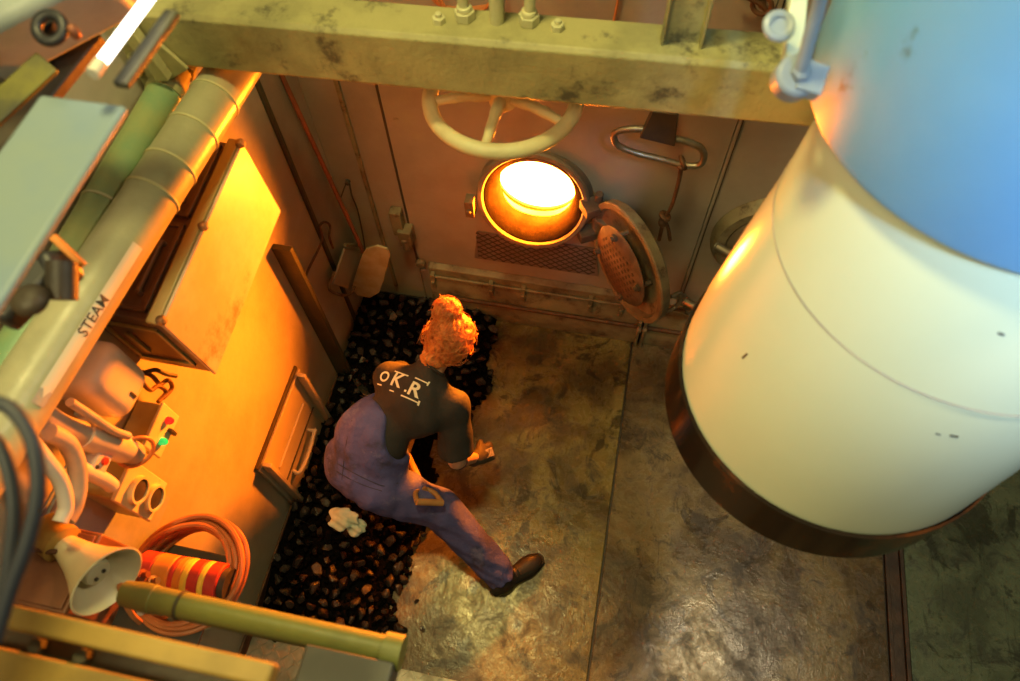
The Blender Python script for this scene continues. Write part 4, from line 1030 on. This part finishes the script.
# conduits, couplings
def pipe_px(nm, lab, qs, x, r, m, cat='conduit', smooth=True, grp=None):
    pts = [on(q, 'x', x) for q in qs]; o = MB().tube(pts, r, 14, smooth=smooth).build(nm, m); return tag(o, lab, cat, grp)
pipe_px('conduit_pipe', 'thick cream conduit crossing below the white enclosure', [(30, 408), (60, 428), (92, 437), (124, 449), (134, 454)], -1.235, .034, M['conduit'])
cf = MB(); a0 = on((80, 433), 'x', -1.235); b0 = on((124, 449), 'x', -1.235); cf.cyl(a0, b0, .040, n=24); tag(cf.build('conduit_sleeve', M['orange2'] if 'orange2' in M else M['white']), 'wide sleeve around the thick conduit beside the hoop', 'sleeve')
pipe_px('bent_conduit', 'curved cream conduit bending down past the socket box', [(48, 432), (66, 442), (76, 462), (78, 485), (74, 506), (66, 520)], -1.20, .022, M['conduit'])
pipe_px('bent_conduit', 'second curved conduit nearest the brown box', [(30, 440), (44, 458), (60, 480), (66, 505), (60, 522)], -1.17, .018, M['white'])
pipe_px('conduit_elbow', 'short cream elbow pipe entering the twin socket box', [(78, 468), (92, 474), (106, 481), (112, 486)], -1.225, .020, M['white'])
pipe_px('thin_conduit', 'thin conduit slanting under the white enclosure', [(70, 402), (90, 415), (112, 430), (128, 436)], -1.19, .011, M['conduit'])
jb = thing('junction_block', 'small cream block with a red button between the conduits', 'junction', on((100, 462), 'x', -1.24))
c = on((104, 461), 'x', -1.21); MB().box((c.x-.05, c.y-.035, c.z-.03), (c.x, c.y+.03, c.z+.03)).build('block', M['white'], jb, bevel=.006)
MB().lathe((c.x, c.y, c.z), (1, 0, 0), [(0, .011), (.008, .010), (.01, .0)], 16).build('red_button', M['red'], jb)
MB().lathe((c.x, c.y-.022, c.z+.016), (1, 0, 0), [(0, .006), (.004, .005), (.005, .0)], 12).build('screw', M['dark'], jb)
hp_ = on((136, 452), 'x', -1.21); MB_ = MB().torus(hp_, (.8, -.5, .2), .048, .006, 36, 8); tag(MB_.build('cable_hoop', M['yellowhoop'] if 'yellowhoop' in M else M['hose']), 'orange cable hoop between the push-button box and socket box', 'cable')
for k, qs in enumerate((((142, 372), (152, 376), (160, 384), (168, 380), (172, 388), (163, 398)), ((140, 380), (150, 390), (158, 386), (166, 392), (158, 402)), ((146, 372), (156, 370), (166, 374), (176, 376)))):
    tag(MB().tube([on(q, 'x', -1.31+.01*k) for q in qs], .007, 8).build('cable_loop', M['rust' if k != 2 else 'dark']), ('tangled brown cable above the push-button box', 'brown cable loop entering the push-button box', 'dark cable tail running along under the wall box')[k], 'cable')
bp_ = thing('backing_plate', 'grey backing plate on the wall under the twin socket box', 'panel', (WX, .35, 1.2)); MB().box((WX+.001, .16, 1.18), (WX+.004, .48, 1.75)).build('plate', M['greyblue'], bp_); MB().box((WX+.004, .17, 1.72), (WX+.012, .47, 1.735)).build('edge', M['greyblue'], bp_)
# brown varnished box
bb = thing('brown_cabinet', 'brown varnished box at the bottom left behind the horn', 'cabinet', on((50, 560), 'z', 1.62))
c = on((45, 556), 'z', 1.78)
mb = MB(); mb.box((c.x-.16, c.y-.12, 1.52), (c.x+.10, c.y+.085, 1.75)); mb.build('carcass', M['brownbox'], bb, bevel=.006)
mb = MB(); mb.box((c.x-.15, c.y-.11, 1.75), (c.x+.09, c.y+.075, 1.758)); mb.build('lid', M['brownbox'], bb, bevel=.003)
MB().tube([V((c.x-.06, c.y+.02, 1.758)), V((c.x-.05, c.y+.01, 1.79)), V((c.x+.01, c.y+.01, 1.795)), V((c.x+.05, c.y+.02, 1.79)), V((c.x+.055, c.y+.03, 1.758))], .007).build('lid_handle', M['rust'], bb)
# horn loudspeaker
hc = D((106, 580), 1.78); hax = (D((150, 600), 1.62)-D((70, 560), 1.88)).normalized()
hax = (CR*.84-CU*.42-fw*.34).normalized()
ho = thing('horn_loudspeaker', 'cream horn loudspeaker with a round flared mouth', 'loudspeaker', hc-hax*.18)
pr = [(-.17, .030), (-.14, .036), (-.10, .046), (-.06, .060), (-.02, .079), (0, .091), (.006, .095), (.008, .091), (0, .086), (-.02, .074), (-.06, .056), (-.11, .040), (-.115, 0)]
MB().lathe(hc, hax, pr, 48).build('bell', M['horn'], ho)
MB().lathe(hc, hax, [(-.10, .036), (-.04, .036), (-.028, .031), (-.024, .0)], 28).build('throat_cone', M['horn'], ho)
mb = MB()
for s_ in (-1, 1): a0, b0, _ = frame(hax); mb.cyl(hc+hax*-.025+a0*.012*s_, hc+hax*-.020+a0*.012*s_, .005, n=10)
mb.build('throat_hole', M['dark'], ho)
MB().lathe(hc, hax, [(-.25, .040), (-.245, .050), (-.17, .050), (-.16, .03)], 28).build('driver', M['railyellow'], ho)
a0, b0, _ = frame(hax); MB().tube([hc-hax*.22+a0*.055, hc-hax*.24+a0*.1, hc-hax*.30+a0*.1-V((0, 0, .05))], .010).build('bracket', M['steel'], ho)
# hose coil hanging on the wall
kc = V((-1.165, .250, 1.22))
hs = thing('hose_coil', 'flat coil of orange-brown rubber hose on the shelf by the wall', 'hose', (kc.x, kc.y, 1.20))
rh = random.Random(2)
for k in range(10):
    R_ = .150+.011*(k % 3)+rh.uniform(-.006, .006); z = 1.212+.0155*(k//2)+.004*(k % 2); pts = []; ox, oy = rh.uniform(-.010, .010), rh.uniform(-.010, .010)
    for i in range(28):
        t = 2*math.pi*i/28; pts.append(V((kc.x+ox+R_*math.cos(t)*(1+.03*math.sin(2*t+k)), kc.y+oy+R_*1.02*math.sin(t)*(1+.02*math.cos(3*t+k)), z+.005*math.sin(2*t+k))))
    MB().tube(pts, .0100, 8, closed=True).build('hose_turn', M['hose'], hs)
# rolled red and yellow lay-flat bundle in the coil
rb = thing('striped_bundle', 'rolled red, orange and yellow striped bundle inside the hose coil', 'rolled bundle', (kc.x, kc.y, 1.22))
ra_, rb_ = on((143, 570), 'z', 1.285), on((224, 584), 'z', 1.285); dd = (rb_-ra_); ln = dd.length; dd.normalize()
cur_ = 0
for w_, m_, nm in ((.20, 'red', 'red_band'), (.22, 'orange', 'orange_band'), (.06, 'red', 'red_band'), (.09, 'orange', 'orange_band'), (.08, 'yellow', 'yellow_stripe'), (.13, 'red', 'red_band'), (.07, 'yellow', 'yellow_stripe'), (.15, 'red', 'red_band')):
    a_ = ra_+dd*ln*cur_; MB().lathe(a_, dd, [(0, .058), (.004, .062), (ln*w_-.004, .062), (ln*w_, .058)], 28).build(nm, M[m_], rb); cur_ += w_
o_ = MB().cyl(ra_-dd*.03, rb_+dd*.02, .05).build('core', M['dark'], rb)
# odds and ends piled below the coil
sh = thing('shelf', 'dark steel shelf under the hose coil', 'shelf', (WX, .16, 1.1)); MB().box((WX+.001, -.05, 1.187), (-1.07, .33, 1.20)).build('board', M['dark'], sh, bevel=.003); MB().box((WX+.001, .12, 1.09), (-1.14, .132, 1.187)).build('shelf_bracket', M['dark'], sh)
labs = ['grey cable loop on the shelf below the striped bundle', 'pinkish cable strap draped below the striped bundle', 'pale cable end lying on the shelf below the hose', 'orange lead hanging below the horn mouth', 'grey cable coil beside the railing under the bundle']
for k, (qs, r, m_) in enumerate(((((140, 612), (165, 600), (190, 612), (215, 606), (232, 618)), .012, 'conduit'), (((140, 590), (150, 608), (172, 598), (196, 602), (226, 598)), .013, 'copper'), (((170, 620), (180, 606), (184, 622), (200, 628), (222, 622)), .010, 'steel'), (((120, 585), (124, 600), (132, 614), (140, 622)), .008, 'hose'), (((205, 600), (225, 596), (240, 606), (228, 616), (206, 612), (200, 604)), .009, 'conduit'))):
    tag(MB().tube([on(q, 'x', -1.16+.02*k) for q in qs], r, 8).build('cable', M[m_]), labs[k], 'cable')
for k, (q, m_, lab) in enumerate((((150, 582), 'steel', 'chrome hose fitting beside the horn mouth'), ((140, 576), 'copper', 'brass-coloured hose fitting beside the horn mouth'))):
    p = on(q, 'x', -1.14); mb = MB(); mb.lathe(p, (1, .3, .4), [(-.03, .012), (-.005, .012), (-.004, .018), (.012, .018), (.013, .01), (.03, .01)], 12); tag(mb.build('hose_fitting', M[m_]), lab, 'hose fitting')

# ------------------------------------------------------------------ near railings and blurred foreground
def lineD(q1, q2, d1, d2): return D(q1, d1), D(q2, d2)
ra0, ra1 = on((150, 593), 'z', 2.0), on((392, 657), 'z', 2.0)
ry = (ra0.y+ra1.y)/2; ra0.y = ra1.y = ry
rt_ = thing('railing', 'green tubular handrail with a square grey socket on its end', 'railing', (ra0+ra1)/2)
MB().cyl(ra0-V((.03, 0, 0)), ra1, .0285, n=28).build('tube', M['rail'], rt_)
MB().lathe(ra0-V((.06, 0, 0)), (1, 0, 0), [(0, .016), (.004, .026), (.05, .0305), (.075, .0305), (.077, .0285)], 28).build('end_collar', M['rail'], rt_)
MB().cyl(ra0+V((.075, 0, 0)), ra0+V((.082, 0, 0)), .031, n=28).build('collar_ring', M['olive'], rt_)
cc = on((352, 668), 'z', 2.02); MB().box((cc.x-.10, cc.y-.05, 1.96), (cc.x+.085, cc.y+.025, 2.045)).build('socket_block', M['railblock'], rt_, bevel=.005)
MB().cyl(V((ra1.x-.02, ry, 2.0)), V((ra1.x+.02, ry, 2.0)), .036, n=24).build('end_cap', M['rail'], rt_)
# yellow toe rail, close and out of focus
yb = thing('toe_rail', 'wide yellow foreground rail across the bottom left corner, out of focus', 'railing', on((120, 655), 'z', 2.4))
y0_ = on((60, 615), 'z', 2.42).y
MB().box((-1.3, y0_-.035, 2.38), (-.40, y0_, 2.42)).build('rail_bar', M['railyellow'], yb, bevel=.006)
MB().box((-1.3, y0_-.13, 2.36), (-.37, y0_-.062, 2.40)).build('rail_bar', M['railyellow'], yb, bevel=.006)
MB().box((-1.3, y0_-.070, 2.35), (-.38, y0_-.03, 2.365)).build('dark_web', M['olive'], yb, bevel=.003)
for x in (-.80, -.72):
    MB().lathe((x, y0_-.05, 2.365), (0, 0, 1), [(0, .014), (.02, .012), (.021, .0)], 6).build('bolt', M['olive'], yb)
# blurred deck-edge channel parallel to the pipes
pz_ = 2.86
e1, e2 = on((126, 105), 'z', pz_), on((62, 45), 'z', pz_); xr = e1.x; xl = on((35, 100), 'z', pz_).x
pn_ = thing('deck_channel', 'pale green deck-edge channel at the top left, out of focus', 'channel', ((xl+xr)/2, .4, pz_))
MB().box((xl, -.5, pz_-.014), (xr, e1.y, pz_)).build('top_flange', M['panel'], pn_, bevel=.006)
MB().box((xl, -.5, pz_-.09), (xl+.014, e1.y, pz_-.014)).build('web', M['panel'], pn_, bevel=.004)
# bright fluorescent tube fitting
q0, q1 = on((97, 68), 'z', 2.92), on((158, -14), 'z', 2.92)
fl = thing('fluorescent_light', 'glowing white fluorescent tube beside the beam end', 'light', (q0+q1)/2)
MB().cyl(q0, q1, .0078, n=18).build('tube', M['tubeglow'], fl)
fd = (q1-q0).normalized(); fx = fd.cross(V((0, 0, 1))).normalized(); fx = fx if fx.x > 0 else -fx
MB().bar(q0+fd*.016+fx*.004-V((0, 0, .045)), q1+fx*.004-V((0, 0, .045)), .024, .012).build('housing', M['olive'], fl, bevel=.003)
MB().cyl(q0-fd*.012, q0+fd*.012, .0095, n=16).build('end_cap', M['white'], fl)
# dark clamp on the channel
dc = thing('pipe_clamp', 'black clamp gripping the green lagged pipe near the left edge', 'clamp', D((45, 280), 1.25))
mb = MB(); mb.bar(D((-6, 318), 1.20), D((50, 262), 1.25), .07, .06, fw); mb.bar(D((38, 270), 1.22), D((75, 268), 1.28), .06, .05, fw); mb.build('jaw', M['black'], dc, bevel=.012)
mb = MB(); mb.cyl(D((62, 262), 1.22), D((62, 300), 1.22), .025); mb.ell(D((30, 300), 1.18), .03, .03, .02); mb.build('screw_knob', M['dark'], dc)
mb = MB(); mb.bar(D((52, 236), 1.22), D((84, 266), 1.24), .012, .01, fw); mb.build('firelit_edge', M['orange'], dc, bevel=.002)  # orange firelight along the clamp edge, painted as a thin bar
# black cable loops
for k, (qs, d_, r, lab) in enumerate(((((-20, 400), (10, 408), (32, 440), (38, 490), (28, 540), (10, 590), (-5, 640)), .80, .0085, 'thick black cable loop hanging at the left edge, outermost'), (((-20, 430), (2, 450), (14, 500), (10, 560), (0, 610)), .82, .0085, 'thick black cable loop hanging at the left edge, inner one'))):
    tag(MB().tube([D(q, d_) for q in qs], r, 14).build('black_cable', M['cableblue'] if 'cableblue' in M else M['black']), lab, 'cable')
# machinery in the top left corner
mc = thing('deck_machinery', 'blurred grey-blue machine casing in the top left corner', 'machine', D((60, 20), 1.0))
mb = MB(); mb.bar(D((-40, 45), 1.3), D((110, -35), 1.3), .12, .16, fw); mb.build('casing', M['greyblue'], mc, bevel=.02)
mb = MB(); mb.torus(D((50, 28), 1.16), -fw, .022, .009, 24, 10); mb.lathe(D((50, 28), 1.2), -fw, [(0, .022), (.02, .018)], 18); mb.build('port_ring', M['black'], mc)
mb = MB(); mb.ell(D((74, 32), 1.16), .009, .009, .014); mb.build('red_tip', M['copper'], mc)
hn = thing('dark_recess_plate', 'dark plate with a yellow stripe left of the pale channel', 'plate', D((20, 100), 1.3))
mb = MB(); mb.bar(D((-70, 190), 1.35), D((70, 20), 1.45), .16, .03, fw); mb.build('plate', M['dark'], hn, bevel=.004)
mb = MB(); mb.bar(D((-20, 125), 1.28), D((48, 62), 1.30), .05, .012, fw); mb.build('yellow_stripe', M['yellowdark'], hn, bevel=.003)
